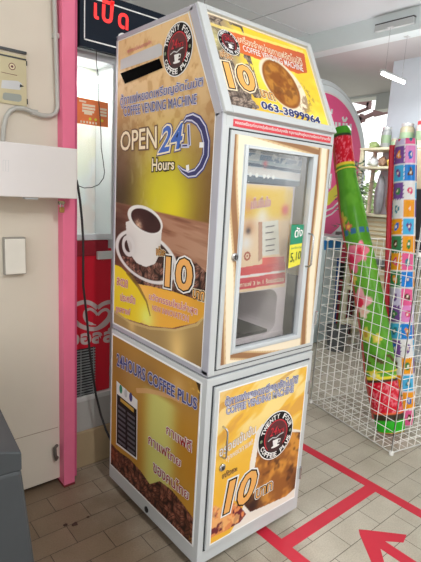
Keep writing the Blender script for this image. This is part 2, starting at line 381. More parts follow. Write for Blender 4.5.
# lower cabinet
LX = .004
mb = MB(); mb.box((-.004,-.004,ZB-.02), (W+.002,D+.002,HS-.004), WHITE)
lower = mb.build('lower_body', machine, bevel=.003)
mb = MB(); mb.box((.004,.004,HS-.004), (W-.004,D-.004,HS+.004), mat('seam_shadow_gap', (120,124,128), .6)); mb.build('seam_strip', machine)
for x, y in ((.06,.06),(W-.06,.06),(.06,D-.06),(W-.06,D-.06)):
    mb = MB(); mb.lathe([(.016,-.012),(.021,-.006),(.021,.006),(.016,.012)], (x,y,.021), BLACKP, 16, 'x'); mb.box((x-.016,y-.012,.033), (x+.016,y+.012,.041), CHROME); mb.build('castor', machine)

# ---- side prints: u runs from the back edge to the front edge, v is height
SIDE = Panel((0,D,0), (0,-1,0), (0,0,1))
def side_keep(P):
    u, v = P[:, 0], P[:, 1]; y = D-u
    return (u > .008) & (y > .030) & (v < HT-.016) & (v < HB+(HT-HB)*y/YA-.072) & (v > HS+.022)
A = Art(SIDE, .006, D-.022, HS+.02, HT-.014, .0024); P = A.P
g = sm(1.62, 1.30, P[:, 1])
A.fill((226,190,138))
dam = fbm(P, 26, 3); A.mix(sm(.5, .56, dam)*.5, (236,206,156)); A.mix(sm(.44, .36, dam)*.45, (188,138,86))
A.mix(sm(1.66, 1.44, P[:, 1])*.5, (176,144,102))
A.mix(A.blob((120,195), .26)*.85, (52,38,30)); A.mix(A.blob((117,176), .12)*.55, (62,46,36)); A.mix(A.blob((208,195), .26)*.75, (84,50,34)); A.mix(A.blob((204,230), .2)*.6, (100,62,40))
A.mix(np.clip(A.blob((165,196), .20)*1.15, 0, 1)*.95, (206,196,40)); A.mix(A.blob((172,212), .09)*.6, (236,216,40))
A.mix(A.blob((122,166), .07)*.4, (150,110,90)); A.mix(sm(.55, .7, fbm(P*[1, .4], 22, 9))*A.blob((143,185), .12)*.35, (206,190,150))
# wooden table
wd = A.line((115,202), (211,224)); tb = sm(.004, -.004, wd)
grain = fbm(P*[.35, 3.2]+[0, .3]*P[:, :1], 14, 5)
A.mix(tb, (150,100,76)); A.mix(tb*sm(.45, .65, grain)*.6, (186,142,116)); A.mix(tb*sm(.42, .3, grain)*.6, (112,66,50))
A.mix(tb*A.blob((118,235), .17)*.75, (60,36,32)); A.mix(tb*A.blob((212,260), .2)*.35, (196,166,140))
# bean heap
heap = A.pl([(112,262),(125,276),(150,262),(160,255),(178,256),(196,262),(210,276),(212,300),(170,296),(140,284),(112,280)])
A.mix(heap*1., (48,30,26)); B = beans(P, 34, (30,20,18), (124,84,70), (226,190,174)); A.C = np.where(heap[:, None], B, A.C)
# saucer
r = A.ell((144,256), (178,256+13), (144,231)); A.mix(sm(1.03, .98, r), (226,222,220)); A.mix(sm(.90, .86, r), (66,44,40)); A.C = np.where(((r < .86) & (A.line((120,260), (170,270)) < 0.02))[:, None], B, A.C)
A.mix(sm(.66, .62, r)*.0, (0,0,0))
# cup
body = A.pl([(126,222),(127,240),(131,255),(137,263),(146,267),(155,264),(159,256),(161,244),(162.5,224),(150,214)]); A.mix(body*1., (226,222,218)); A.mix(body*A.blob((130,246), .05)*.5, (180,172,170)); A.mix(body*A.blob((161,246), .03)*.4, (196,190,186))
r1 = A.ell((128.5,246), (135,248), (128.5,235.5)); A.mix((sm(1.05, .97, r1)-sm(.62, .54, r1)), (218,214,212))
r2 = A.ell((144.5,219.5), (163,226), (144.5,206)); A.mix(sm(1.02, .98, r2), (232,230,226)); r3 = A.ell((145.5,220.5), (161,226.5), (145.5,209.5)); A.mix(sm(1.03, .97, r3), (60,36,34))
A.mix(sm(1.0, .9, r3)*np.clip(A.blob((138,228), .030)*1.4, 0, 1), (196,156,130)); A.mix(sm(1.0, .9, r3)*sm(.55, .6, fbm(P, 120, 2))*A.blob((137,227), .03), (232,200,176))
A.mix(sm(1., .95, r3)*A.blob((152,213), .025)*.7, (40,22,24))
# bottom gold
bt = A.pl([(112,308),(130,321),(150,327),(175,329),(197,323),(209,309),(213,290),(216,400),(100,360)]); A.mix(bt*1., (170,140,90))
A.mix(bt*(.8*A.blob((178,340), .07)+.7*A.blob((178,356), .05)+.7*A.blob((132,326), .03)), (228,192,122)); A.mix(bt*A.blob((204,365), .1)*.5, (120,92,54))
# orange sweep and yellow leaf
ow_ = A.pl([(138,284),(150,286),(175,292),(200,301),(211,306),(208,316),(195,323),(172,328),(150,326),(128,318),(120,300)]); A.mix(ow_*1., (240,176,66)); A.mix(ow_*A.blob((205,312), .12)*.6, (206,150,50)); A.mix(ow_*A.blob((142,300), .08)*.6, (248,196,120))
yl = A.pl([(114,264),(121,267),(130,276),(138,288),(146,302),(150,316),(140,323),(125,318),(112,308),(110,290)]); A.mix(yl*1., (238,208,46)); A.mix(yl*A.blob((113,280), .06)*.4, (244,226,110)); A.mix((yl | ow_)*A.blob((147,318), .06)*.9, (236,240,120))
sw = A.pl([(126,273),(138,288),(146,302),(150,316),(151,316),(147.5,301),(140,286),(130,272)]); A.mix(sw*.8, (130,100,40))
rim = A.pl([(112,308),(130,321),(150,327),(175,329),(197,323),(210,309),(210,311),(198,326),(175,331.5),(150,329.5),(130,323.5),(112,311)]); A.mix(rim*.6, (216,190,130))
usp = A.build('upper_side_print', .0012, machine, side_keep)
tag(usp, 'brown and gold print with a steaming coffee cup')
# white edging strips around the upper side print
mb = MB()
def bar2(mb, a, b, w, m, x=-.0035, t=.0035):
    a, b = np.array(a, float), np.array(b, float); d = b-a; d /= np.linalg.norm(d); n_ = np.array([-d[1], d[0]])*w/2
    mb.prism([(x, *(a-n_)), (x, *(b-n_)), (x, *(b+n_)), (x, *(a+n_))], (t,0,0), m)
GREYM = mat('aluminium_edging', (178,179,190), .35, .15)
for a, b, w in (((D-.005,HS+.01),(D-.005,HT-.004),.010),((D,HT-.008),(YA+.01,HT-.008),.016),((YA+.012,HT-.006),(.017,HB-.003),.034),((.016,HB),(.016,HS+.01),.034),((D-.002,HS+.013),(.002,HS+.013),.018)):
    bar2(mb, a, b, w, GREYM)
mb.build('edging', machine)
mb = MB()
for a, b, w in (((D-.012,HS+.03),(D-.012,HT-.02),.004),((D-.01,HT-.019),(YA+.03,HT-.019),.004),((YA+.034,HT-.022),(.038,HB+.004),.005),((.036,HB+.004),(.036,HS+.02),.006),((D-.002,HS+.026),(.030,HS+.026),.007)):
    bar2(mb, a, b, w, PRWHITE, -.002, .002)
mb.build('print_border', machine)
h = .0024
emblem(SIDE, SIDE.px(178,49.7), .092, h, usp)
mb = TG()
text(SIDE, 'ตู้กาแฟหยอดเหรียญอัตโนมัติ', [(121,109),(203,89),(204,76),(121,95)], PRNAVY, PRLAV, .05, h=h, mb=mb, bold=.0)
text(SIDE, 'COFFEE VENDING MACHINE', [(124.5,116.5),(197,104),(197.5,94),(124,107)], PRNAVY, PRLAV, .05, h=h, mb=mb, bold=.0)
mb.build('lettering', usp)
mb = TG(); text(SIDE, 'OPEN', [(121,151),(157.5,148.5),(157.5,126),(121.5,132)], PRCREAM, mat('print_brown_edge', (112,84,60), .4), .05, h=h, mb=mb, bold=.01); mb.build('lettering', usp)
mb = TG(); text(SIDE, '24', [(159,153.5),(183,148),(184,122.5),(162,127)], PRBLUE, PRCREAM, .05, PRNAVY, .08, h=h, mb=mb, bold=.02, shear=.15); mb.build('lettering', usp)
mb = TG(); text(SIDE, 'Hours', [(152.5,171.5),(175,169.5),(175,159),(153,158.5)], PRCREAM, PRBLACK, .07, h=h, mb=mb, bold=.02); mb.build('lettering', usp)
mb = MB(); arcp = [(183,124),(187,118.5),(193,117.5),(199,121),(204,129),(207,142),(206.5,155),(202,166),(196,173),(189,174.5),(183,171),(178.5,166)]
stroke(SIDE, arcp, [.012,.028,.036,.04,.042,.042,.042,.04,.036,.03,.022,.01], h, PRNAVY, mb); stroke(SIDE, arcp, [.006,.020,.027,.03,.032,.032,.032,.03,.027,.022,.015,.006], h+.0006, PRLAV, mb)
stroke(SIDE, arcp, [.001,.008,.015,.02,.022,.022,.022,.02,.016,.012,.006,.001], h+.0012, mat('print_dark_navy', (38,40,100), .4), mb)
stroke(SIDE, [(189,124),(189.5,136),(190,146)], .018, h, PRLAV, mb); stroke(SIDE, [(180,146),(190,146)], .014, h+.0006, PRLAV, mb); stroke(SIDE, [(189,125),(189.5,136),(190,145)], .007, h+.001, PRNAVY, mb); stroke(SIDE, [(183,146),(188,145.5)], .006, h+.0014, PRNAVY, mb)
for a, b in (((200,145),(204.5,145)),((188,165),(188.3,171))): stroke(SIDE, [a, b], .018, h+.0002, PRWHITE, mb)
mb.build('clock_arc', usp)
mb = MB(); poly(SIDE, [(121,60),(160,43.5),(163,46),(162.5,55),(158,57.5),(121,70)], h, PRGREY, mb)
mb.build('blank_panel', usp)
mb = MB(); poly(SIDE, [(121,73.5),(160,58.5),(163.5,68),(125.5,84)], h+.0006, mat('matt_black', (4,4,4), .9, spec=.05), mb); mb.build('black_bar', usp)
mb = TG(); text(SIDE, 'จดทะเบียนการค้า', [(128,53.5),(152,44),(152,39.5),(128,49)], PRPINK, bold=0, h=h, mb=mb); mb.build('lettering', usp)
mb = TG(); text(SIDE, '10', [(165.5,286.5),(193,292.5),(194,259.5),(167,256)], PRORANGE, PRBLACK, .035, PRWHITE, .07, h=h+.001, mb=mb, bold=.03, shear=.0); mb.build('lettering', usp)
mb = TG(); text(SIDE, 'บาท', [(193.5,298),(204.5,301),(205.5,292),(194,289.5)], PRORANGE, PRBLACK, .06, PRCREAM, .11, h=h+.001, mb=mb, bold=.02)
text(SIDE, 'แก้วละ', [(157,255),(166,256),(166.5,248.5),(157,245.5)], PRORANGE, PRBLACK, .06, PRCREAM, .11, h=h+.001, mb=mb, bold=.01); mb.build('lettering', usp)
mb = TG(); text(SIDE, 'นวัตกรรมใหม่ล่าสุด', [(149.5,301),(197.5,317),(198.5,306.5),(150,292)], PRPINK, PRCREAM, .05, h=h, mb=mb, bold=.01)
text(SIDE, 'NEW INNOVATION', [(153,310),(189,322),(189.5,315.5),(153,305)], PRPINK, PRCREAM, .05, h=h, mb=mb, bold=0)
text(SIDE, 'สะดวก', [(117.5,285),(128,288),(128.5,280),(117.5,277)], PRPINK, PRCREAM, .05, h=h, mb=mb, bold=.01)
text(SIDE, 'ประหยัด', [(121,300.5),(135.5,304),(136,296),(121,292.5)], PRPINK, PRCREAM, .05, h=h, mb=mb, bold=.01)
text(SIDE, 'ถูกสตางค์', [(116.5,313),(130.5,317.5),(131,309),(116.5,305)], PRPINK, PRCREAM, .05, h=h, mb=mb, bold=.01); mb.build('lettering', usp)

# ---- lower side print
LS = Panel((-.004,D,0), (0,-1,0), (0,0,1))
A = Art(LS, .012, D-.028, .115, HS-.030, .0026); P = A.P
A.fill((178,132,62)); A.mix(sm(.70, .56, P[:, 1])*.6, (196,142,44))
A.mix(A.blob((130,380), .09)*.5, (212,170,112)); A.mix(A.blob((178,388), .05)*.6, (226,184,120)); A.mix(A.blob((120,372), .14)*.4, (134,92,48)); A.mix(A.blob((150,375), .10)*.35, (140,100,56))
vb = A.pl([(139,386),(175,399),(178,480),(136,452)]); u0, u1 = A.pan.px(140,420)[0], A.pan.px(181,440)[0]; um = (u0+u1)/2
A.mix(np.exp(-((P[:, 0]-um)/.115)**4)*sm(A.pan.px(157,391)[1]+.01, A.pan.px(157,391)[1]-.03, P[:, 1])*.95, (216,214,122))
hd = A.pl([(136,388),(146,388),(160,391),(175,396),(182,401),(182,404),(172,399),(158,395),(146,393),(137,393)]); A.mix(hd*.85, (214,166,116))
A.mix(A.blob((200,470), .12)*.5, (176,112,30)); A.mix(A.pl([(194,375),(203.5,381),(203,408),(199,402),(199,390)])*1., (60,40,20)); A.mix(sm(.55, .62, fbm(P, 60, 4))*A.blob((199,390), .04), (220,180,90))
bh = A.pl([(110,442),(120,452),(130,459),(141,471),(150,484),(160,481),(172,490),(184,505),(194,519),(200,524),(203,560),(100,500)]) ; B = beans(P, 33, (40,20,16), (122,72,56), (216,166,146), 3); A.C = np.where(bh[:, None], B, A.C)
A.mix(bh*A.blob((112,452), .05)*.6, (150,66,36)); A.mix((sm(.55, .6, fbm(P, 70, 6))*A.blob((194,540), .03)), (220,170,40))
lsp = A.build('lower_side_print', .0012, machine); tag(lsp, 'gold print with a heap of coffee beans')
mb = MB()
for a, b, w in (((D-.012,.118),(D-.012,HS-.028),.006),((D-.01,HS-.028),(.030,HS-.028),.007),((.028,HS-.026),(.028,.112),.007),((.028,.115),(D-.01,.115),.006)): bar2(mb, a, b, w, PRWHITE, -.0062, .0022)
mb.build('print_border', machine)
mb = TG(); h = .0026
text(LS, '24HOURS COFFEE PLUS', [(117.5,365.5),(197.5,410),(198,398.5),(117.5,353)], PRNAVY, PRLAV, .04, h=h, mb=mb, bold=.018); mb.build('lettering', lsp)
mb = TG()
for t_, q in (('กาแฟดี', [(167,433.5),(192,452.5),(192.5,441),(167,423)]), ('กาแฟไทย', [(149,443.5),(181,467),(181.5,457.5),(149,432)]), ('ของคนไทย', [(154,471.5),(189,500),(189.5,489.5),(154,458)])):
    text(LS, t_, q, PRDKRED, PRWHITE, .05, h=h, mb=mb, bold=.012)
mb.build('lettering', lsp)
# menu board printed on it
mb = MB(); poly(LS, [(116.5,444),(137.5,460),(138,400),(117,380.5)], h, PRWHITE, mb)
poly(LS, [(117.3,442.5),(136.7,457.5),(137.2,409.5),(117.6,393.5)], h+.0006, PRBLACK, mb)
poly(LS, [(121,401),(134.5,412.5),(134.5,408.5),(121,397.5)], h+.0012, mat('menu_gold', (200,160,60), .4), mb)
for k in range(8):
    for x0, x1 in ((118.8,126.2),(128,135.6)):
        y0 = 404+k*5.0+(x0-118.8)*.8
        poly(LS, [(x0,y0+2.6),(x1,y0+2.6+(x1-x0)*.8),(x1,y0+(x1-x0)*.8),(x0,y0)], h+.0012, mat('menu_grey', (84,88,96), .4), mb)
for x, y in ((121.5,389),(126.5,393),(131.5,397)): c = LS.px(x, y); disc(LS, c, .014, h+.0012, PRDKGREEN if x < 125 else (PRGREY if x < 130 else PRNAVY), mb, 12, .022)
mb.build('menu_board', lsp)
mb = MB(); c = onX(146.5,509.5,-.005); mb.lathe([(.014,0),(.014,.004),(.009,.006)], (-.004,c[1],c[2]), BLACKP, 16, 'x')
for v_ in mb.v[:]: pass
mb.v = [(-.004-(v[0]+.004), v[1], v[2]) for v in mb.v]; mb.f = [f[::-1] for f in mb.f]; mb.build('drain_plug', machine)

# ---- header sign (slanted)
HD = Panel((0,0,HB), (1,0,0), (0,YA,HT-HB))
hl = math.hypot(YA, HT-HB)
mb = MB()
def ring(mb, pan, u0, u1, v0, v1, wl, wr, wb, wt, h0, h1, m):
    for a, b, c, d in ((u0,u0+wl,v0,v1),(u1-wr,u1,v0,v1),(u0+wl,u1-wr,v0,v0+wb),(u0+wl,u1-wr,v1-wt,v1)):
        mb.prism([pan.P((a,c),h0), pan.P((b,c),h0), pan.P((b,d),h0), pan.P((a,d),h0)], pan.n*(h1-h0), m)
ring(mb, HD, 0, W, 0, hl, .034, .024, .028, .020, 0, .014, WHITE); mb.build('header_frame', machine, bevel=.002)
A = Art(HD, .033, W-.023, .027, hl-.019, .0025); P = A.P
A.fill((240,206,62)); A.mix(sm(.55, .7, fbm(P*[.5, 1], 9, 2))*.5, (252,240,110)); A.mix(A.blob((258,72), .06)*.5, (250,240,120)); A.mix(A.blob((240,118), .12)*.85, (228,150,60)); A.mix(A.blob((300,122), .08)*.4, (232,170,60))
A.mix(sm(.19, .10, P[:, 0])*.9, (160,138,118)); bl = (P[:, 0] < .21); B = beans(P, 55, (70,60,56), (140,124,112), (214,200,186), 8); A.C = np.where((bl & (fbm(P, 18, 6)+P[:, 0]*1.3 < .78))[:, None], B, A.C)
A.mix(A.blob((214,38), .045)*.7, (244,236,160))
band = A.pl([(228,31),(304,54),(307,73),(298,74),(232,50)]); A.mix(band*1., (224,112,58)); A.mix(band*A.blob((300,60), .1)*.6, (190,84,60)); A.mix(A.pl([(204,21),(303,51),(303,53.5),(204,24)])*.8, (250,226,130))
r = A.ell((284,86), (307,101), (280,63)); A.mix(sm(1.04, .97, r), (236,222,196)); r = A.ell((281.5,84.5), (300,97), (279,64)); A.mix(sm(1.03, .95, r), (146,86,36)); A.mix(sm(.95, .8, r)*sm(.42, .66, fbm(P, 24, 11))*.7, (206,146,62)); A.mix(sm(.9, .8, r)*sm(.5, .3, fbm(P, 30, 12))*.5, (96,52,28))
A.mix(sm(.5, .6, fbm(P, 55, 14))*np.clip(A.blob((307,97), .045)+A.blob((304,108), .03), 0, 1)*.9, (150,120,90)); A.mix(A.pl([(200,100),(226,104),(228,109),(203,107)])*.6, (236,214,186))
hp = A.build('header_print', .0015, machine); tag(hp, 'yellow and orange slanted price print')
mb = MB(); h = .0028; ring(mb, HD, .033, W-.023, .027, hl-.019, .004, .004, .004, .007, .0015, .004, PRCREAM); mb.build('print_border', machine)
mb = TG(); text(HD, 'เครื่องจำหน่ายกาแฟอัตโนมัติ', [(238,43),(302,66),(300,57.5),(236,35)], PRCREAM, None, .03, h=h, mb=mb, bold=.012)
text(HD, 'COFFEE VENDING MACHINE', [(243,51.5),(303,72.5),(301.5,66),(241.5,45.5)], PRWHITE, None, .04, h=h, mb=mb, bold=.01); mb.build('lettering', hp)
mb = TG(); text(HD, '10', [(229,88.5),(257,93),(250,67),(222,62)], PRORANGE, PRBLACK, .028, PRCREAM, .065, h=h, mb=mb, bold=.03); mb.build('lettering', hp)
mb = TG(); text(HD, 'บาท', [(261,97),(275,101.5),(272.5,94),(259,90)], PRORANGE, PRBLACK, .04, PRCREAM, .09, h=h, mb=mb, bold=.01)
text(HD, 'แก้วละ', [(220,57),(233,61),(230,52.5),(218,49)], PRORANGE, PRMAROON, .04, PRCREAM, .09, h=h, mb=mb, bold=0); mb.build('lettering', hp)
mb = TG(); text(HD, '063-3899964', [(261,109),(320,125.5),(318.5,117.5),(260,101)], mat('print_phone_blue', (30,44,110), .4), PRWHITE, .05, h=h, mb=mb, bold=.03); mb.build('lettering', hp)
emblem(HD, HD.px(228.5,43), .050, h, hp)

# ---- front: red notice strip
FR = Panel((0,0,0), (1,0,0), (0,0,1))
mb = MB(); mb.prism([FR.P(q, .0) for q in ((.046,1.713),(.578,1.713),(.578,1.737),(.046,1.737))], (0,-.002,0), mat('red_strip_vinyl', (214,60,72), .4))
ns = mb.build('notice_strip', machine); mb = TG()
text(FR, 'หยอดเหรียญก่อนกดปุ่มรับเครื่องดื่มทุกครั้ง กรุณารอสักครู่จนกว่าเครื่องจะทำงานเสร็จ', [(.052,1.718),(.572,1.718),(.572,1.733),(.052,1.733)], PRWHITE, h=.0024, mb=mb, bold=.01, uvq=True); mb.build('lettering', ns)
# ---- upper door
def rframe(name, u0, u1, v0, v1, wl, wr, wb, wt, y0, y1, m, parent, bevel=.0015):
    mb = MB()
    for a, b, c, d in ((u0,u0+wl,v0,v1),(u1-wr,u1,v0,v1),(u0+wl,u1-wr,v0,v0+wb),(u0+wl,u1-wr,v1-wt,v1)): mb.box((a,y0,c), (b,y1,d), m)
    return mb.build(name, parent, bevel)
rframe('door_surround', .0, W, HS+.006, 1.712, .030, .010, .020, .008, -.001, .014, WHITE, machine)
rframe('door_gap', .028, .592, HS+.022, 1.706, .006, .006, .006, .006, -.0015, .012, GASKET, machine, 0)
udoor = rframe('upper_door', .034, .586, HS+.028, 1.700, .078, .112, .060, .050, -.008, .012, WHITE, machine)
FD = Panel((0,-.008,0), (1,0,0), (0,0,1))
def goldring(u0, u1, v0, v1, wl, wr, wb, wt, seed):
    A = Art(FD, u0, u1, v0, v1, .0025); P = A.P; A.fill((212,184,140))
    n1 = fbm(P*[3.2, .55]+np.stack([P[:, 1]*.35, 0*P[:, 0]], 1)*1.0, 8, seed); n2 = fbm(P*[.6, 3.2]+np.stack([0*P[:, 0], P[:, 0]*.6], 1), 8, seed+4)
    side = (P[:, 0] < u0+wl) | (P[:, 0] > u1-wr); q1 = np.stack([P[:, 0]*5, P[:, 1]*2.2], 1); q2 = np.stack([P[:, 0]*2.6, P[:, 1]*5], 1)
    n1 = .5+.3*np.sin(P[:, 0]*78+P[:, 1]*5+7*vnoise(q1, 1, seed)); n2 = .5+.3*np.sin(P[:, 1]*85+P[:, 0]*9+7*vnoise(q2, 1, seed+2)); n_ = np.where(side, n1, n2)
    A.mix(sm(.46, .62, n_)*.9, (244,232,208)); A.mix(sm(.42, .28, n_)*.9, (146,104,72)); A.mix(np.exp(-((n_-.50)/.012)**2)*.6, (168,124,84))
    return A.build('door_print', .0006, udoor, lambda P: (P[:, 0] < u0+wl) | (P[:, 0] > u1-wr) | (P[:, 1] < v0+wb) | (P[:, 1] > v1-wt))
dp = goldring(.050, .568, HS+.042, 1.688, .046, .068, .034, .030, 5); tag(dp, 'golden silk patterned border print')
rframe('glass_frame', .100, .492, HS+.080, 1.660, .016, .022, .014, .012, -.013, .0125, mat('glass_frame_grey', (206,212,216), .35, .1), udoor)
G1 = glass('cabinet_glass', (.97,.98,.98), .035)
bx('glass_pane', (.114,.001,HS+.092), (.472,.005,1.650), G1, udoor)
def lock(c, parent, r=.015):
    mb = MB(); mb.lathe([(r,0),(r,.006),(r*.7,.010),(r*.62,.010),(r*.55,.007)], c, CHROME, 20, 'y'); mb.box((c[0]-r*.12,c[1]-.0105,c[2]-r*.5), (c[0]+r*.12,c[1]-.0065,c[2]+r*.5), BLACKP)
    tag(mb.build('lock', parent, smooth=True), 'round chrome lock')
def pull(x, z0, z1, y, parent, r=.0038, dx=.0):
    mb = MB(); pts = [(x,y,z0),(x,y-.022,z0+.002),(x+dx,y-.030,z0+.012),(x+dx,y-.030,z1-.012),(x,y-.022,z1-.002),(x,y,z1)]; mb.tube(pts, r, CHROME, 8)
    tag(mb.build('handle', parent, smooth=True), 'thin metal pull handle')
lock((.083,-.0085,1.272), udoor); pull(.480, 1.215, 1.350, -.0105, udoor)
def hinge(x, z, parent):
    mb = MB(); mb.tube([(x,-.011,z-.03),(x,-.011,z+.03)], .006, CHROME, 10); mb.box((x-.004,-.010,z-.028), (x+.012,-.002,z+.028), WHITE_D); mb.build('hinge', parent, smooth=True)
for z in (1.563, .981): hinge(.588, z, udoor)
for z in (.664, .243): pass
# ---- lower door
FL = Panel((0,-.016,0), (1,0,0), (0,0,1))
rframe('door_gap', .022, .580, .098, .796, .006, .006, .006, .006, -.0055, -.003, GASKET, machine, 0)
mb = MB(); mb.box((.028,-.016,.104), (.574,-.0042,.790), WHITE); ldoor = mb.build('lower_door', machine, bevel=.002)
A = Art(FL, .046, .556, .124, .772, .0026); P = A.P
A.fill((238,186,70)); n_ = fbm(P*[.7, 1.6]+np.stack([0*P[:, 0], -P[:, 0]*.8], 1), 9, 21); A.mix(sm(.45, .6, n_)*sm(.42, .62, P[:, 1])*.8, (248,226,160)); A.mix(sm(.44, .34, n_)*sm(.42, .62, P[:, 1])*.6, (214,152,80))
A.mix(A.blob((222,400), .09)*.4, (222,178,120)); A.mix(sm(.5, .3, P[:, 1])*.35, (232,166,40)); A.mix(A.blob((270,395), .08)*.5, (250,226,140))
A.mix(A.pl([(262,412),(293,380),(302,366),(303,372),(292,392),(266,418)])*.0, (0,0,0))
st_ = A.pl([(214,412),(222,402),(250,394),(270,386),(302,362),(302,365),(270,390),(248,399),(222,409),(214,420)]); A.mix(st_*.5, (190,130,60))
# coffee cup at lower right
cupm = A.pl([(256,432),(262,424),(300,430),(300,500),(240,540),(228,536),(238,520),(246,498),(250,462)]); A.mix(cupm*1., (234,226,214))
cof = A.pl([(259,440),(266,432),(300,432),(299,484),(286,496),(264,506),(250,512),(244,505),(250,492),(254,470)]); A.mix(cof*1., (150,92,44)); A.mix(cof*sm(.40, .66, fbm(P, 14, 31)), (210,144,62)); A.mix(cof*sm(.50, .30, fbm(P, 18, 33))*.8, (84,48,30)); A.mix(cof*A.blob((252,506), .05), (50,30,26)); A.mix(cof*A.blob((296,478), .04)*.8, (90,50,26))
rt = A.pl([(209,514),(214,505),(220,508),(228,500),(240,506),(246,514),(240,522),(225,531),(210,538)]); A.mix(rt*1., (226,140,86)); A.mix(rt*sm(.5, .6, fbm(P, 26, 41)), (110,44,50)); A.mix(rt*sm(.46, .36, fbm(P, 30, 42))*.7, (244,190,120))
ldp = A.build('door_print', .0008, ldoor, rough=.4); tag(ldp, 'orange gold print with a coffee cup')
mb = MB()
for a, b in (((.044,.122),(.558,.127)),((.044,.769),(.558,.774)),((.044,.127),(.049,.769)),((.553,.127),(.558,.769))): mb.box((a[0],-.0178,a[1]), (b[0],-.016,b[1]), PRWHITE)
mb.build('print_border', ldoor)
h = .002
mb = TG(); text(FL, 'ตู้กาแฟหยอดเหรียญอัตโนมัติ', [(225,408),(297,385),(298,374),(225,397)], PRLAV, PRNAVY, .055, PRWHITE, .08, h=h, mb=mb, bold=.0)
text(FL, 'COFFEE VENDING MACHINE', [(226,414.5),(293,391.5),(293.5,385),(226,407.5)], PRLAV, PRNAVY, .055, PRWHITE, .08, h=h, mb=mb, bold=.005); mb.build('lettering', ldp)
mb = TG(); text(FL, 'อร่อยเข้มข้น', [(219,457),(255,433),(256,422),(219,446)], PRWHITE, mat('print_tan', (190,150,110), .4), .03, h=h, mb=mb, bold=.01)
text(FL, 'ทุกหยดกาแฟ!', [(226,463),(252,446),(252.5,437.5),(226,455)], PRWHITE, h=h, mb=mb, bold=.0); mb.build('lettering', ldp)
mb = TG(); text(FL, '10', [(223,514.5),(254,498),(257.5,467.5),(222,484)], PRORANGE, PRBLACK, .035, PRWHITE, .07, h=h, mb=mb, bold=.03, shear=.25); mb.build('lettering', ldp)
mb = TG(); text(FL, 'บาท', [(255,499),(271.5,489),(272,481),(256,490)], PRORANGE, PRBLACK, .05, PRWHITE, .10, h=h, mb=mb, bold=.01)
text(FL, 'แก้วละ', [(222,478.5),(236.5,470.5),(236.5,465),(222,473)], PRORANGE, PRBLACK, .06, h=h, mb=mb, bold=.0); mb.build('lettering', ldp)
emblem(FL, FL.px(275.3,434.8), .110, h+.001, ldp)
lock((.083,-.0165,.452), ldoor); pull(.075, .500, .625, -.016, ldoor)
for z in (.664, .243):
    mb = MB(); mb.tube([(.578,-.020,z-.03),(.578,-.020,z+.03)], .006, CHROME, 10); mb.box((.560,-.0185,z-.028), (.577,-.015,z+.028), WHITE_D); mb.build('hinge', ldoor, smooth=True)
# green and yellow price card stuck on the pane
SG = Panel((0,-.0006,0), (1,0,0), (0,0,1))
card = MB(); poly(SG, [(288,268.5),(300,264.5),(304,224.5),(291.5,224.5)], 0, PRYELLOW, card); poly(SG, [(289.8,245),(302.2,243),(304,224.5),(291.5,224.5)], .0006, PRDKGREEN, card)
text(SG, 'ดัง', [(294,238),(302,236),(303,227),(294.8,227)], PRWHITE, h=.0008, mb=card, bold=.02); text(SG, '5,10', [(289.6,264),(300,260),(301,250.5),(290.5,253)], mat('print_dark_green', (60,90,40), .4), h=.0008, mb=card, bold=.01)
text(SG, 'เหรียญ', [(290.8,250),(301,248),(301.3,245.5),(291,247)], PRDKGREEN, h=.0008, mb=card, bold=0)
tag(card.build('price_card', udoor), 'green and yellow coin price card')

# ---- dispenser inside
disp = thing('coffee_dispenser', 'pale coffee dispenser with lit menu front, seen behind the machine glass door', 'coffee machine', (.30,.28,HS+.022))
DY = .075; DP = Panel((0,DY,0), (1,0,0), (0,0,1)); q = lambda x, y: DP.px(x, y)
PALE = mat('pale_pinkish_plastic', (222,208,212), .35); DARKD = mat('dark_grey_plastic', (44,44,50), .35)
ul = .110; ur = q(286,290)[0]; zt = q(284,186)[1]
za = q(250,292)[1]; zb_ = q(245,338)[1]; zf = q(245,343)[1]
mb = MB(); mb.box((.03,.03,HS+.0235), (W-.03,.60,HS+.03), BLACKP); mb.box((ul+.01,DY+.02,HS+.03), (ur+.02,.50,zf), BLACKP); mb.build('base', disp)
mb = MB(); mb.box((ul,DY,za), (ur,.52,zt), PALE)                       # mid body
mb.box((ul,DY+.012,zt), (ur+.03,.50,q(280,148)[1]), DARKD)
ai = q(277,300)[0]
mb.box((ai,DY,zb_-.01), (ur,.52,za), PALE); mb.box((ul,.30,zb_), (ai,.52,za), mat('recess_grey', (150,146,152), .5)); mb.box((ul,DY-.004,zf), (ur,.52,zf+.022), PALE)
# corner fillets of the recess
for cx, cz, sx, sz in ((ai,za,-1,-1),(ai,zf+.022,-1,1)):
    pts = [(cx,DY,cz)]+[(cx+sx*.05*(1-math.cos(t)), DY, cz+sz*.05*(1-math.sin(t))) for t in np.linspace(0, math.pi/2, 7)]
    mb.prism(pts, (0,.22,0), PALE)
mb.build('body', disp, bevel=.004)
mb = MB(); mb.box((ul+.005,DY+.01,zf+.022), (ai-.035,.28,zf+.036), BLACKP)
for k in range(8): mb.box((ul+.012+k*.016,DY+.02,zf+.036), (ul+.020+k*.016,.27,zf+.038), BLACKP)
mb.build('drip_tray', disp)
mb = MB(); c = q(248,300); mb.box((ul+.005,.085,za-.03), (ul+.075,.20,za), BLACKP); mb.box((ul+.005,.085,za-.07), (ul+.045,.18,za-.03), BLACKP); mb.lathe([(.012,-.03),(.014,0)], (ul+.03,.12,za-.07), BLACKP, 12); mb.build('nozzle', disp)
A = Art(DP, .113, ur+.025, zt+.004, 1.655, .0025); P = A.P
A.fill((206,218,226)); band = (P[:, 1]-A.pan.px(262,165)[1])
A.mix(sm(.0, .012, np.abs(P[:, 1]-q(262,165)[1]-.03)-.018)*0, (0,0,0))
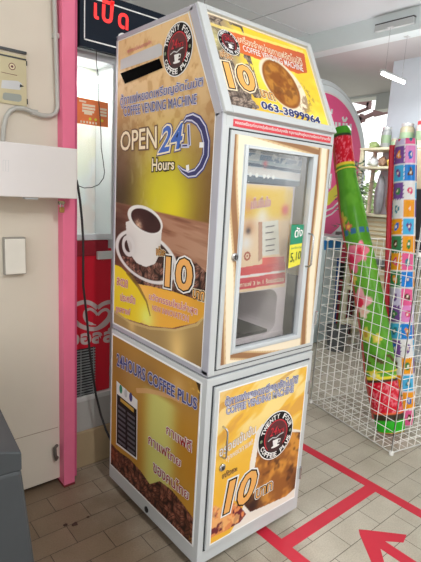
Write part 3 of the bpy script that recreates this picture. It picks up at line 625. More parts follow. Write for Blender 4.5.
for yy, hw, c_ in ((150,.014,(120,132,140)),(157.5,.010,(70,118,160)),(162,.006,(170,190,200)),(166,.006,(60,90,120)),(172,.014,(226,222,218)),(180,.012,(90,104,116)),(187,.014,(46,50,58))):
    A.mix((np.abs(P[:, 1]-q(262,yy)[1]-(P[:, 0]-q(262,yy)[0])*(-.03)) < hw)*1., c_)
A.mix(sm(.56, .62, fbm(P, 40, 51))*(P[:, 1] > q(262,162)[1])*.8, (236,240,240)); A.mix(A.blob((265,164), .012), (226,96,110))
for x in (250,256.5,264,268,273): 
    c = q(x,174.5+(x-250)*.12); A.mix((np.hypot(*(P-c).T) < .008)*1., (250,250,246))
dsp = A.build('display_panel', -.012+.014, disp, rough=.3)
A = Art(DP, .113, ur-.012, za+.004, zt-.002, .0025); P = A.P
A.fill((236,206,170)); A.mix(sm(.05, .0, np.abs(P[:, 1]-q(262,203)[1])-.03), (236,196,60)); A.mix(A.blob((283,200), .035), (236,196,40)); A.mix(A.blob((285,210), .02), (220,60,60)); A.mix(A.blob((248,205), .03)*.8, (226,150,110))
A.mix(A.blob((262,216), .04)*.8, (240,236,234)); A.mix(A.blob((249,228), .03)*.9, (206,150,110)); A.mix(A.blob((248,231), .012), (70,50,50)); A.mix(A.blob((246,243), .03)*.9, (236,232,230)); A.mix(((np.abs(np.hypot(*(P-q(247,256)).T)-.014) < .004) | (np.hypot(*(P-q(247,256)).T) < .005))*1., (180,90,70))
A.mix((P[:, 1] < q(260,258)[1])*A.pl([(262,250),(284,250),(284,275),(238,275),(238,268),(262,264)])*1., (226,90,80)); A.mix(A.pl([(238,268),(285,262),(285,270),(238,276)])*1., (214,70,76)); A.mix(A.pl([(238,276),(285,270),(285,272),(238,278.5)])*1., (236,226,226)); A.mix(A.pl([(237,279),(285,272.5),(285,283),(237,290)])*1., (206,54,72))
A.mix(A.pl([(262,222),(278,220),(279,254),(262,256)])*1., (228,226,216)); A.mix(A.pl([(258,222),(262,222),(262,258),(258,262)])*1., (196,150,126))
pc = A.build('picture_card', .0015, disp, rough=.3); tag(pc, 'red, yellow and white picture card')
mb = MB(); h = .003
for x, y, w_ in ((265,227,9),(265,233,8),(265,240,10),(265,246,9),(265,251,9)): stroke(DP, [(x,y),(x+w_,y-w_*.15)], .004, h, mat('print_text_grey', (110,104,110), .4), mb)
text(DP, 'เย็นชื่นใจ', [(250,209),(270,206),(270,196),(251,198)], PRPINK, PRCREAM, .05, h=h, parent=pc, bold=.01)
text(DP, 'กาแฟ 3 in 1 ร้อนอร่อย', [(239,287),(283,281),(283,276),(239,282)], PRCREAM, h=h, parent=pc, bold=.01)
mb.build('printed_lines', pc)

# ============================================================ FLOOR TAPE
TAPE = mat('red_floor_tape', (206,40,62), .5, var=.03)
t = thing('floor_tape', 'long red tape line running across the floor past the cage', 'floor tape', (1.118,.2,0), group='red floor tape marking')
t = None
bpy.data.objects.remove(bpy.data.objects['floor_tape'])
tag(bx('floor_tape', (1.088,-2.4,.0), (1.148,1.6,.0016), TAPE), 'long red tape line beside the cage, right of the cross tape', 'floor tape')
tag(bx('floor_tape', (.364,-2.4,.0), (.426,.12,.0016), TAPE), 'red tape line running out from under the vending machine', 'floor tape')
tag(bx('floor_tape', (.426,-.131,.0), (1.088,-.069,.0016), TAPE), 'short red cross tape joining the two long tape lines', 'floor tape')
mb = MB()
mb.prism([(.765,-.240,0),(.79,-.262,0),(.918,-.392,0),(.860,-.408,0),(.797,-.352,0),(.797,-1.0,0),(.740,-1.0,0),(.740,-.365,0),(.640,-.455,0),(.612,-.415,0),(.74,-.262,0)], (0,0,.0016), TAPE)
tag(mb.build('floor_arrow', None), 'red tape arrow on the tiles pointing towards the tape lines', 'floor arrow')
# dark spots by the post
GUM = mat('dark_gum', (58,34,28), .7)
for (x, y, r), l in zip(((65.5,525,.012),(75,524,.015),(88,517,.007)), ('leftmost dark blot on the floor tiles near the pink post','largest dark blot on the floor tiles near the pink post','small dark fleck on the tiles nearest the machine')):
    c = onZ(x, y, 0); mb = MB(); n = 11; rr = [r*(.7+.5*random.random()) for _ in range(n)]
    mb.prism([(c[0]+rr[i]*math.cos(i*2*math.pi/n), c[1]+.8*rr[i]*math.sin(i*2*math.pi/n), 0) for i in range(n)], (0,0,.0012), GUM); tag(mb.build('floor_stain'), l, 'stain', 'dark stains on the tiles')

# ============================================================ LEFT WALL ITEMS
WY = .871
# conduit
GR = mat('grey_conduit_pvc', (176,176,170), .45)
mb = MB(); pth = [onY(x, y, .852) for x, y in ((3,141),(3.5,130),(6,117),(10,111),(16,108),(24,108.5),(33,112),(42,115.5),(50,116),(55.5,113.5),(58,107),(57.5,95),(56.5,60),(55.5,30),(54.5,0),(54,-30))]
mb.tube(pth, .0095, GR, 12); cd = thing('conduit', 'grey plastic conduit bending from the white box up beside the pink post', 'conduit', tuple(pth[0]))
mb.build('pipe', cd, smooth=True)
for x, y in ((34,112.5),(55.3,36)): c = onY(x, y, .86); mb = MB(); mb.box((c[0]-.012,.844,c[2]-.010), (c[0]+.012,.871,c[2]+.010), GR); mb.lathe([(.003,0),(.004,.004)], (c[0]+.016,.868,c[2]), BLACKP, 8, 'y'); mb.build('clip', cd, .002)
# calendar like card
CP = Panel((0,WY,0), (1,0,0), (0,0,1))
cal = thing('wall_calendar', 'small cream wall calendar card with black bars and round stamp', 'calendar', tuple(onY(12,107,WY)))
lft = onY(0,53,WY)[0]-.08; c0, c1 = onY(25.5,58,WY), onY(25.5,106.5,WY); rgt = c0[0]
mb = MB(); mb.box((lft,.864,c1[2]), (rgt,.871,c0[2]+.004), mat('calendar_card', (196,186,150), .6)); mb.build('card', cal)
z2 = onY(24,54.5,WY)[2]
for p_, q_ in (((lft,.862,z2),(rgt+.002,.871,z2+.010)),((lft,.862,z2-.024),(rgt,.8640,z2-.018))): bx('hanger_bar', p_, q_, BLACKP, cal)
for p_, q_ in (((rgt-.001,.864,c1[2]+.01),(rgt+.004,.871,c1[2]+.03)),((rgt-.001,.864,c0[2]-.03),(rgt+.004,.871,c0[2]-.012))): bx('clip', p_, q_, BLACKP, cal)
CF = Panel((0,.864,0), (1,0,0), (0,0,1)); mb = MB(); c = CF.px(12,66.5); disc(CF, c, .0135, .0006, PRMAROON, mb, 24); disc(CF, c, .0105, .0010, mat('calendar_paper', (220,206,170), .6), mb, 24); disc(CF, c, .005, .0014, PRMAROON, mb, 12)
stroke(CF, [(1,72),(17,75.5)], .002, .0006, PRMAROON, mb); poly(CF, [(1,88),(20,90),(22,84),(18,81),(2,80)], .0006, PRGREY, mb)
poly(CF, [(2.5,98),(4,99.8),(19,102),(21.5,100.5),(21.5,96),(20,94.5),(5,92.5),(3,93.5)], .0006, mat('calendar_grey_pill', (150,156,150), .6), mb); poly(CF, [(19.5,87.5),(24,86.5),(20,84)], .001, GASKET, mb); mb.build('print', cal)
# long white box across wall and post
TY = .735; p0, p1 = onY(77.3,149,TY), onY(77.3,199,TY)
tr = thing('trunking_box', 'long glossy white metal box mounted across the cream wall and pink post', 'box', (-.6,.80,p1[2]))
WG = mat('glossy_white_enamel', (222,218,218), .22, var=.01)
mb = MB(); mb.box((-1.7,TY,p1[2]), (p1[0],.811,p0[2]), WG); mb.box((-1.7,.811,p1[2]+.004), (-.207,.871,p0[2]-.004), WG); mb.build('housing', tr, bevel=.004)
a, b = onY(26,196.5,TY)[0], onY(39,199,TY)[0]; mb = MB(); mb.box((a,TY+.01,p1[2]-.008), (b,TY+.04,p1[2]), WHITE_D); mb.build('latch', tr)
mb = MB(); c = TY; a, b = onY(3,161,TY), onY(9,171,TY)
TP = Panel((0,TY,0), (1,0,0), (0,0,1)); stroke(TP, [(3,160),(8.5,160.5),(8.5,171.5),(3,171),(3,160)], .0012, .0006, WHITE_D, mb); stroke(TP, [(5.5,160.5),(5.5,171)], .0010, .0008, WHITE_D, mb); mb.build('knockout', tr)
# padlock under it on the post
pc0 = onY(62,209,.80); pl = thing('padlock', 'small brass padlock hanging below the white box on the pink post', 'padlock', tuple(pc0))
mb = MB(); mb.box((pc0[0]-.010,.796,pc0[2]-.016), (pc0[0]+.010,.808,pc0[2]+.008), mat('brass', (176,140,84), .35, .7)); mb.build('body', pl, bevel=.002)
mb = MB(); mb.tube([(pc0[0]-.007,.802,pc0[2]+.006),(pc0[0]-.007,.802,pc0[2]+.022),(pc0[0],.802,pc0[2]+.028),(pc0[0]+.007,.802,pc0[2]+.022),(pc0[0]+.007,.802,pc0[2]+.006)], .0022, CHROME, 8); mb.build('shackle', pl, smooth=True)
mb = MB(); mb.box((pc0[0]-.012,.798,pc0[2]+.024), (pc0[0]+.014,.815,pc0[2]+.030), CHROME); mb.box((pc0[0]-.012,.808,pc0[2]+.018), (pc0[0]+.014,.815,pc0[2]+.034), CHROME); mb.build('hasp', pl)
# switch box
a, b = onY(2,237,WY), onY(24.5,273,WY)
sb = thing('switch_box', 'blank white rectangular cover plate on the cream wall', 'cover plate', ((a[0]+b[0])/2,WY,b[2]))
mb = MB(); mb.box((a[0],.846,b[2]), (b[0],.871,a[2]), mat('switch_base', (150,146,138), .5)); mb.build('base', sb, bevel=.002)
mb = MB(); mb.box((a[0]+.003,.840,b[2]+.003), (b[0]-.003,.847,a[2]-.006), mat('offwhite_plastic', (226,222,212), .4)); mb.build('cover', sb, bevel=.003)
# metal catch low on the wall and hinge bracket
c = onY(55.5,453,.86); mb = MB(); mb.tube([(c[0]+.012,.871,c[2]+.032),(c[0]-.004,.858,c[2]+.030),(c[0]-.006,.85,c[2]-.0),(c[0]+.002,.858,c[2]-.034),(c[0]+.012,.871,c[2]-.032)], .009, mat('old_iron', (110,104,96), .5, .6), 8)
tag(mb.build('door_catch', None, smooth=True), 'worn iron loop catch low on the cream wall beside the post', 'catch')
# crack line on the wall
mb = MB(); mb.box((-.43,.8702,.305), (-.21,.8712,.308), mat('wall_crack', (150,130,112), .8)); struct(mb.build('trim_5'))
# ============================================================ OPEN SIGN
sg = thing('open_sign', 'black hanging LED sign reading OPEN in Thai with white border', 'sign', (.35,.895,2.1))
s0 = onY(79,43,.88); s1 = onY(117,57,.88)
sz0 = (s0[2]+s1[2])/2; sz1 = onY(160,14,.88)[2]+.004
SL = -.098; SR = .72
mb = MB(); mb.box((SL,.88,sz0), (SR,.915,sz1), mat('sign_black', (20,30,44), .6, spec=.2)); mb.build('board', sg, bevel=.002)
SP = Panel((0,.88,0), (1,0,0), (0,0,1)); mb = MB()
e = .028
for a_, b_ in (((SL+.02,sz0+e),(SL+.025,sz1-e)),((SR-.025,sz0+e),(SR-.02,sz1-e)),((SL+.02,sz0+e),(SR-.02,sz0+e+.006)),((SL+.02,sz1-e-.006),(SR-.02,sz1-e))):
    poly(SP, [(a_[0],a_[1]),(b_[0],a_[1]),(b_[0],b_[1]),(a_[0],b_[1])], .0008, PRWHITE, mb, uvq=True)
c = SP.px(123,39.5); stroke(SP, [c+.024*np.array([math.cos(t), math.sin(t)]) for t in np.linspace(0, 2*math.pi, 20, endpoint=False)], .008, .0012, PRWHITE, mb, uvq=True, closed=True)
mb.build('border', sg)
LED = mat('red_led_letters', (240,50,50), .4, emit=(255,40,40), estr=.55)
for t_, q in (('เ', [(93.5,18.5),(98.8,20.3),(98.4,4),(93.8,2.5)]), ('ปิ', [(101.5,21.5),(112,24.8),(114,1.5),(102,-2)]), ('ด', [(117.5,27.5),(128,31),(128.5,14.5),(118,12)])):
    tag(text(SP, t_, q, LED, bold=.028, h=.0012, parent=sg), 'red glowing Thai letter')
for x in (.0, .6):
    mb = MB(); mb.tube([(x,.9,sz1-.002),(x,.9,2.94)], .002, CHROME, 6); mb.build('hanging_wire', sg)
# thin cable from the sign and the thick black one below it
BK = mat('black_cable', (26,26,26), .45)
mb = MB(); mb.tube([onY(x, y, .885) for x, y in ((96.5,49),(96.3,56),(96.5,66),(97.8,72),(98.6,80),(98.5,95),(98.8,103)) ]+[onY(x, y, .885) for x, y in ((100,115),(101,135),(101.2,148),(103,160),(104.5,172),(103.5,178),(99,184.5),(92,187.5),(84,188),(78,185.5))], .0020, BK, 8)
tag(mb.build('sign_cable', None, smooth=True), 'thin dark cable looping down from the LED sign', 'cable')
mb = MB(); mb.tube([onY(x, y, .80 if y > 400 else .845) for x, y in ((76.5,180),(78,187),(80,200),(82,220),(83.2,240),(83.2,262),(83.2,285),(85.5,305),(87.5,325),(89.5,350),(92.5,372),(96,395))]+[onY(101,415,.83),onY(106,430,.80),onY(114,447,.76),onY(122,470,.745)], .0058, BK, 8)
tag(mb.build('power_cable', None, smooth=True), 'thick black power cable hanging behind the pink post to the machine', 'cable')

# ============================================================ ICE CREAM FREEZER
FY = .955; fz = thing('ice_cream_freezer', 'upright ice cream freezer with glass door and red heart front beside the post', 'freezer', (-.2,1.2,.205))
FX1 = .118+.012; ZR0, ZR1 = onY(109,388,FY)[2], onY(90,240,FY)[2]
mb = MB(); mb.box((-.56,FY+.01,.40), (FX1,1.5,ZR1-.002), WHITE); mb.box((-.56,FY+.20,ZR1-.002), (FX1,1.5,2.09), WHITE)
mb.box((-.56,FY+.01,ZR1-.002), (-.535,FY+.20,2.09), WHITE); mb.box((FX1-.02,FY+.01,ZR1-.002), (FX1,FY+.20,2.09), WHITE); mb.box((-.535,FY+.01,2.065), (FX1-.02,FY+.20,2.09), WHITE); mb.build('body', fz)
mb = MB(); pa, pb = onY(80,94,FY+.12), onY(101,78,FY+.12); mb.tube([pa, pb], .012, mat('freezer_lamp', (255,255,255), .4, emit=(255,255,252), estr=2.2), 10); tag(mb.build('added_tube', fz, smooth=True), 'added glowing tube inside the freezer')  # tube added to imitate the bright streak behind the glass
fl = bpy.data.lights.new('freezer_light', 'AREA'); fl.energy = 3.2; fl.size = .5; fl.shape = 'RECTANGLE'; fl.size_y = .05; fo = bpy.data.objects.new('freezer_light', fl); COL.objects.link(fo); fo.location = (-.2,FY+.10,2.055)  # unseen light added to brighten the freezer inside
mb = MB(); mb.box((-.56,FY-.018,.205), (FX1-.004,1.48,.385), mat('freezer_base_grey', (168,166,160), .5)); mb.box((-.56,FY-.024,.375), (FX1-.002,1.48,.402), mat('freezer_ledge', (188,188,184), .45)); mb.build('base', fz, bevel=.003)
RED = mat('freezer_red', (196,22,44), .3, var=.03); REDD = mat('freezer_dark_red', (140,22,38), .4)
mb = MB(); mb.box((-.54,FY-.004,ZR0), (FX1-.020,FY+.01,ZR1-.045), RED); rp = mb.build('red_panel', fz, bevel=.002)
RP = Panel((0,FY-.004,0), (1,0,0), (0,0,1)); LG = mat('logo_grey', (188,172,168), .4)
mb = MB()
def cr(pts, n=6):
    P = [np.array(p, float) for p in pts]; P = [2*P[0]-P[1]]+P+[2*P[-1]-P[-2]]; out = []
    for i in range(1, len(P)-2):
        for t in np.linspace(0, 1, n, endpoint=False): out.append(.5*((2*P[i])+(-P[i-1]+P[i+1])*t+(2*P[i-1]-5*P[i]+4*P[i+1]-P[i+2])*t*t+(-P[i-1]+3*P[i]-3*P[i+1]+P[i+2])*t**3))
    return out+[P[-2]]
o1 = cr([(70,322),(70,312),(74,306),(80,303),(86,302),(92,304),(97.5,308)]); o2 = cr([(97.5,308),(103,304),(109,302),(114,302)])
stroke(RP, o1, .022, .0006, LG, mb); stroke(RP, o2, .022, .0006, LG, mb)
stroke(RP, cr([(70,312),(74,320),(80,325.5),(88,328.5),(96,328.7),(104,325),(109,319.5),(112,313)]), .022, .0009, LG, mb)
stroke(RP, cr([(96,325),(88,322.5),(84.3,317),(85,311.5),(89.5,309),(94,311),(97.6,315)]), [.006]*3+[.014]*34, .0012, LG, mb)
stroke(RP, cr([(97.6,315),(101.5,311),(106,309.5),(109,312.5),(107.5,318),(103,323),(97,328)]), .016, .0014, LG, mb)
mb.build('heart_logo', rp)
mb = TG(); text(RP, 'วอลล์', [(69,346),(114,342),(114,327),(69,331)], LG, bold=.045, h=.0008, mb=mb); mb.build('lettering', rp)
a = onY(108,237,FY-.005); b = onY(77,238.5,FY)
mb = MB(); x1 = onY(107.3,245,FY)[0]; mb.box((-.54,FY-.012,onY(90,255.5,FY)[2]), (x1,FY-.002,ZR1), REDD); mb.build('dark_red_cover', fz, bevel=.006)
a, b = onY(97,251.5,FY-.02), onY(113,258.5,FY-.02); mb = MB(); mb.box((a[0],FY-.032,b[2]), (FX1-.006,FY-.012,a[2]), mat('grey_handle', (196,200,194), .4)); mb.build('door_handle', fz, bevel=.003)
# grille
g0, g1 = onY(77,350,FY-.01), onY(94.5,395,FY-.01); mb = MB(); mb.box((-.45,FY-.010,g1[2]), (g1[0],FY-.004,g0[2]), BLACKP)
n = 18
for k in range(n): z = g1[2]+(g0[2]-g1[2])*(k+.5)/n; mb.box((-.45,FY-.016,z-.0022), (g1[0]+.002,FY-.010,z+.0022), mat('grille_grey', (130,134,132), .5))
for k in range(3): mb.box((g1[0]-.012-k*.07,FY-.018,g1[2]), (g1[0]-.008-k*.07,FY-.014,g0[2]), mat('grille_grey', (150,154,152), .5))
tag(mb.build('vent_grille', fz), 'black slatted vent grille')
# glass door, frame
rframe('door_frame', -.56, FX1, ZR1+.001, 2.09, .03, .030, .03, .03, FY-.014, FY+.008, WHITE, fz)
# bright backing: frosted white glass that mirrors the ceiling
mg = bpy.data.materials.new('frosted_freezer_glass'); mg.use_nodes = True; nt = mg.node_tree; b_ = nt.nodes['Principled BSDF']; b_.inputs['Roughness'].default_value = .12; b_.inputs['Coat Weight'].default_value = .8; b_.inputs['Coat Roughness'].default_value = .05; b_.inputs['Coat IOR'].default_value = 2.0
tc = nt.nodes.new('ShaderNodeTexCoord'); nz = nt.nodes.new('ShaderNodeTexNoise'); nz.inputs['Scale'].default_value = 5; rp_ = nt.nodes.new('ShaderNodeValToRGB')
rp_.color_ramp.elements[0].position = .38; rp_.color_ramp.elements[0].color = (*lin((246,250,232)), 1); rp_.color_ramp.elements[1].position = .62; rp_.color_ramp.elements[1].color = (*lin((250,236,230)), 1); e_ = rp_.color_ramp.elements.new(.5); e_.color = (*lin((248,252,252)), 1)
nt.links.new(tc.outputs['Object'], nz.inputs[0]); nt.links.new(nz.outputs['Fac'], rp_.inputs[0]); nt.links.new(rp_.outputs[0], b_.inputs['Base Color'])
bx('inner_liner', (-.534,FY+.185,ZR1), (FX1-.021,FY+.199,2.064), mg, fz)
bx('glass_door', (-.53,FY-.006,ZR1+.02), (FX1-.03,FY-.001,2.06), glass('freezer_glass', (.97,1,.985), .04), fz)
# orange sticker
GP = Panel((0,FY-.006,0), (1,0,0), (0,0,1)); mb = MB(); OR = mat('orange_sticker', (234,128,66), .45)
poly(GP, [(68,122),(108,127.5),(108,103),(68,95)], .001, OR, mb)
for x, y, w_ in ((82,104.5,13),(82,107.5,13),(82,110.5,12),(84,113,8),(100,109,6.5),(100,112,6.5),(100,115,6.5)): stroke(GP, [(x,y),(x+w_,y+w_*.16)], .010, .0016, PRCREAM, mb)
text(GP, 'TRUEMONEY', [(79,102),(86,103.2),(86,101),(79,99.8)], PRCREAM, h=.0016, mb=mb, bold=0) if False else stroke(GP, [(79,100.5),(86,102)], .008, .0016, PRCREAM, mb)
for x in range(81, 98, 3): stroke(GP, [(x,120.5+(x-81)*.13),(x,122.6+(x-81)*.13)], .008, .0016, PRCREAM, mb); 
for x in (90,95.5,102): disc(GP, GP.px(x,119+(x-90)*.15), .007, .0016, PRYELLOW, mb, 10)
tag(mb.build('sticker', fz), 'orange information sticker on the glass')

# ============================================================ DARK BIN AT THE LEFT EDGE
bn = thing('plastic_bin', 'dark grey plastic bin cut off by the left edge of the photo', 'bin', (-.95,.1,0))
DG = mat('dark_grey_plastic_bin', (62,66,69), .5, var=.04); cx = -.700
mb = MB(); prof = [(cx,.79),(cx,.838),(cx-.012,.842),(cx-.06,.855),(-1.15,.862),(-1.24,.842),(-1.25,.79)]
mb.prism([(x,-.127,z) for x, z in prof], (0,.75,0), DG); mb.build('lid', bn, bevel=.003, seg=2)
mb = MB(); mb.prism([(cx-.006,-.122,.79),(-1.244,-.122,.79),(-1.22,-.10,.0),(cx-.03,-.10,.0)], (0,.0,0.0001), DG)
mb = MB(); T_ = [(cx-.0005,-.1265),(-1.246,-.122),(-1.246,.618),(cx-.0005,.618)]; B_ = [(cx+.075,-.14),(-1.27,-.13),(-1.27,.63),(cx+.075,.63)]
mb.add([(x,y,.0) for x, y in B_]+[(x,y,.792) for x, y in T_], [(0,1,2,3),(7,6,5,4)]+[(i,4+i,4+(i+1)%4,(i+1)%4) for i in range(4)], DG); mb.build('body', bn, bevel=.012, seg=3)

for o in bn.children: o.data.transform(Matrix.Translation(bn.location).inverted() @ Matrix.Translation((cx,-.127,0)) @ Matrix.Rotation(math.radians(-5.5), 4, 'Z') @ Matrix.Translation((-cx,.127,0)) @ Matrix.Translation(bn.location))
# ============================================================ CAGE
CA = np.array([1.492,.010]); CDv = np.array([.206,.978]); CDv /= np.linalg.norm(CDv); CNv = np.array([CDv[1],-CDv[0]]); LA, LB, CH = .743, .75, 1.215
def CW(a, b, z): p = CA+CNv*a+CDv*b; return np.array([p[0], p[1], z])
cage = thing('wire_cage', 'tall white wire mesh bin cage holding the long rolled mats', 'wire cage', tuple(CW(LB/2, LA/2, 0)))
WIRE = mat('white_coated_wire', (248,247,242), .35, var=.01)
def wires(name, o, du, lu, dv, lv, nu, nv, parent, label=None):
    mb = MB()
    for i in range(nu+1):
        r = .0042 if i in (0, nu) else .0022; p = o+du*lu*i/nu; mb.tube([p, p+dv*lv], r, WIRE, 5)
    for j in range(nv+1):
        r = .0042 if j in (0, nv) else .0022; p = o+dv*lv*j/nv; mb.tube([p, p+du*lu], r, WIRE, 5)
    return mb.build(name, parent)
Z = np.array([0,0,1.]); d3 = np.array([*CDv, 0]); n3 = np.array([*CNv, 0]); z0 = .014
wires('mesh_panel', CW(0,0,z0), d3, LA, Z, CH-z0, 11, 18, cage); wires('mesh_panel', CW(LB,0,z0), d3, LA, Z, CH-z0, 11, 18, cage)
wires('mesh_panel', CW(0,0,z0), n3, LB, Z, CH-z0, 11, 18, cage); wires('mesh_panel', CW(0,LA,z0), n3, LB, Z, CH-z0, 11, 18, cage)
wires('base_panel', CW(0,0,z0), d3, LA, n3, LB, 11, 11, cage)
for a, b in ((0,0),(0,LA),(LB,0),(LB,LA)):
    for z in (z0, CH):
        mb = MB(); c = CW(a, b, z); mb.lathe([(.004,-.014),(.013,-.012),(.014,.0),(.013,.011),(.004,.013)], c, WIRE, 12); mb.build('corner_joint', cage, smooth=True)

# ============================================================ ROLLED MATS
def roll(name, label, a_plane, cpx, rad, colf, parent_parts, nl=220, nt_=72):
    """centre line given on a vertical plane parallel to the cage front"""
    o = CW(a_plane, 0, 0); C3 = cr([tuple(hit(x, y, o, n3)) for x, y in cpx], 8); C3 = np.array(C3)
    seg = np.r_[0, np.cumsum(np.linalg.norm(np.diff(C3, axis=0), axis=1))]; Lt = seg[-1]; s = np.linspace(0, Lt, nl)
    Cn = np.stack([np.interp(s, seg, C3[:, k]) for k in range(3)], 1); T = np.gradient(Cn, axis=0); T /= np.linalg.norm(T, axis=1)[:, None]
    X = n3[None]-T*(T @ n3)[:, None]; X /= np.linalg.norm(X, axis=1)[:, None]; Y = np.cross(T, X)
    rr = np.interp(s/Lt, [k[0] for k in rad], [k[1] for k in rad]); th = np.linspace(0, 2*math.pi, nt_, endpoint=False)
    V = []; 
    for i in range(nl): V.append(Cn[i]+rr[i]*(np.cos(th)[:, None]*X[i]+np.sin(th)[:, None]*Y[i]))
    V = np.concatenate(V); fs = []
    for i in range(nl-1):
        for k in range(nt_): fs.append((i*nt_+k, (i+1)*nt_+k, (i+1)*nt_+(k+1)%nt_, i*nt_+(k+1)%nt_))
    fs += [tuple(range(nt_)), tuple((nl-1)*nt_+k for k in range(nt_))[::-1]]
    me = bpy.data.meshes.new('fabric_roll'); me.from_pydata(V.tolist(), [], fs)
    S = np.repeat(s, nt_); TH = np.tile(th, nl); Cc = colf(S, TH, Lt)
    at = me.color_attributes.new('print', 'FLOAT_COLOR', 'POINT'); at.data.foreach_set('color', np.concatenate([lin(np.clip(Cc, 0, 255)), np.ones((len(Cc), 1))], 1).ravel().astype(np.float32))
    me.materials.append(art_mat('plastic_wrapped_print', .25)); me.polygons.foreach_set('use_smooth', [True]*len(me.polygons)); me.update()
    t = thing(name, label, 'rolled mat', tuple(Cn[0]))
    ob = bpy.data.objects.new('fabric_roll', me); COL.objects.link(ob); put(ob, t)
    return t, Cn, X, Y, rr, s, Lt
def side_toward_cam(): pass
def colG(S, TH, Lt):
    f = S/Lt; P = np.stack([S, TH*.1], 1); C = np.zeros((len(S), 3)); C[:] = (88,156,42)
    def m(k, c):
        nonlocal C; k = np.asarray(k, float)[:, None]; C = C*(1-k)+np.array(c, float)*k
    m(sm(.5, .7, fbm(P*[.6, 1], 12, 3))*.4, (124,190,66)); m(sm(.45, .3, fbm(P, 9, 8))*.4, (70,140,36))
    def at(y): return np.interp(y, ykey, fkey)
    ykey = [128,180,240,300,360,430]; fkey = [1,.83,.62,.42,.22,0]
    fy = lambda y0, y1: (f <= at(y0)) & (f >= at(y1))
    # front angle is about pi (towards -n); flowers around it
    def flower(y, th0, r, c1, c2, pet=5):
        u = (S-at(y)*Lt); w = ((TH-th0+math.pi)%(2*math.pi)-math.pi)*.095; d = np.hypot(u, w); a = np.arctan2(u, w); k = sm(1.05, .9, d/(r*(1+.22*np.cos(pet*a)))); m(k, c1); m(sm(1.1, .8, d/(r*.45))*1., c2)
    m(fy(128,136)*1., (70,150,36)); m(fy(136,139)*1., (50,60,40)); m(fy(139,167)*1., (206,24,44)); m(fy(139,167)*sm(.55, .6, fbm(P, 60, 4))*.7, (240,130,150)); m(fy(166.5,169)*1., (236,206,60))
    flower(222,2.7,.05,(200,190,70),(236,150,80)); flower(230,3.3,.03,(220,110,90),(240,200,70)); flower(262,2.9,.085,(240,120,150),(226,40,90)); flower(256,3.9,.06,(240,130,150),(226,60,90)); flower(281,2.7,.04,(236,200,90),(240,226,120)); flower(304,3.0,.085,(244,170,180),(232,50,80)); flower(314,3.2,.04,(244,220,200),(240,190,170)); flower(335,3.1,.045,(214,214,90),(190,150,60)); flower(340,3.9,.03,(220,200,80),(240,220,120)); flower(374,3.4,.035,(240,230,90),(244,240,200))
    m(fy(233,238)*(np.sin(TH*9) > -.6)*1., (60,110,150)); m((fy(354,362))*(np.abs(np.sin(TH*3+S*40)) > .8)*1., (80,60,20))
    m(fy(376,379)*1., (240,220,60)); m(fy(379,382)*1., (70,50,40)); m(fy(382,411)*1., (212,20,44)); m(fy(382,411)*sm(.55, .6, fbm(P, 55, 14))*.75, (240,150,160)); m(fy(410,412)*1., (240,110,60)); m(fy(412,417)*1., (60,50,36)); m(fy(417,434)*1., (50,180,40)); m(fy(431,434)*1., (226,120,80))
    return C
g_t, Cn, X_, Y_, rr, ss, LtG = roll('rolled_mat', 'long bent green roll with pink flowers and red bands, leaning in the wire cage', .135,
    [(391,431),(387,405),(381.5,376),(378,345),(373,315),(367,283),(361.5,255),(357,235),(351,200),(346,170),(343.5,148),(342,128)], [(0,.082),(.03,.092),(.2,.094),(.5,.084),(.72,.080),(.8,.066),(.9,.062),(.985,.060),(1,.05)], colG, None)
def along(Cn, X_, Y_, rr, th, f0, f1, lift=.003, n=50):
    out = []
    for f in np.linspace(f0, f1, n):
        k = f*(len(Cn)-1); i = min(int(k), len(Cn)-2); t = k-i; out.append((Cn[i]*(1-t)+Cn[i+1]*t)+(rr[i]+lift)*(math.cos(th)*X_[i]+math.sin(th)*Y_[i]))
    return out
def around(Cn, X_, Y_, rr, f, lift=.002, n=28):
    i = int(f*(len(Cn)-1)); return [Cn[i]+(rr[i]+lift)*(math.cos(t)*X_[i]+math.sin(t)*Y_[i]) for t in np.linspace(0, 2*math.pi, n, endpoint=False)]
STR = mat('yellow_string', (232,212,70), .5); REDP = mat('red_piping', (196,40,56), .4)
for f in (.19, .855):
    mb = MB(); mb.tube(around(Cn, X_, Y_, rr, f), .005, STR, 6, closed=True); tag(mb.build('tie', g_t, smooth=True), 'yellow tie string')
# silhouette angle on the left side seen from the camera
vd = np.array([*(Cn[100][:2]-CAM[:2]), 0]); vd /= np.linalg.norm(vd); left = np.cross(Z, vd); thL = math.atan2(left @ Y_[100], left @ X_[100])
mb = MB(); mb.tube(along(Cn, X_, Y_, rr, thL, .04, .95), .009, mat('orange_red_piping', (168,66,46), .45), 6); tag(mb.build('piping', g_t, smooth=True), 'brownish red edge piping')

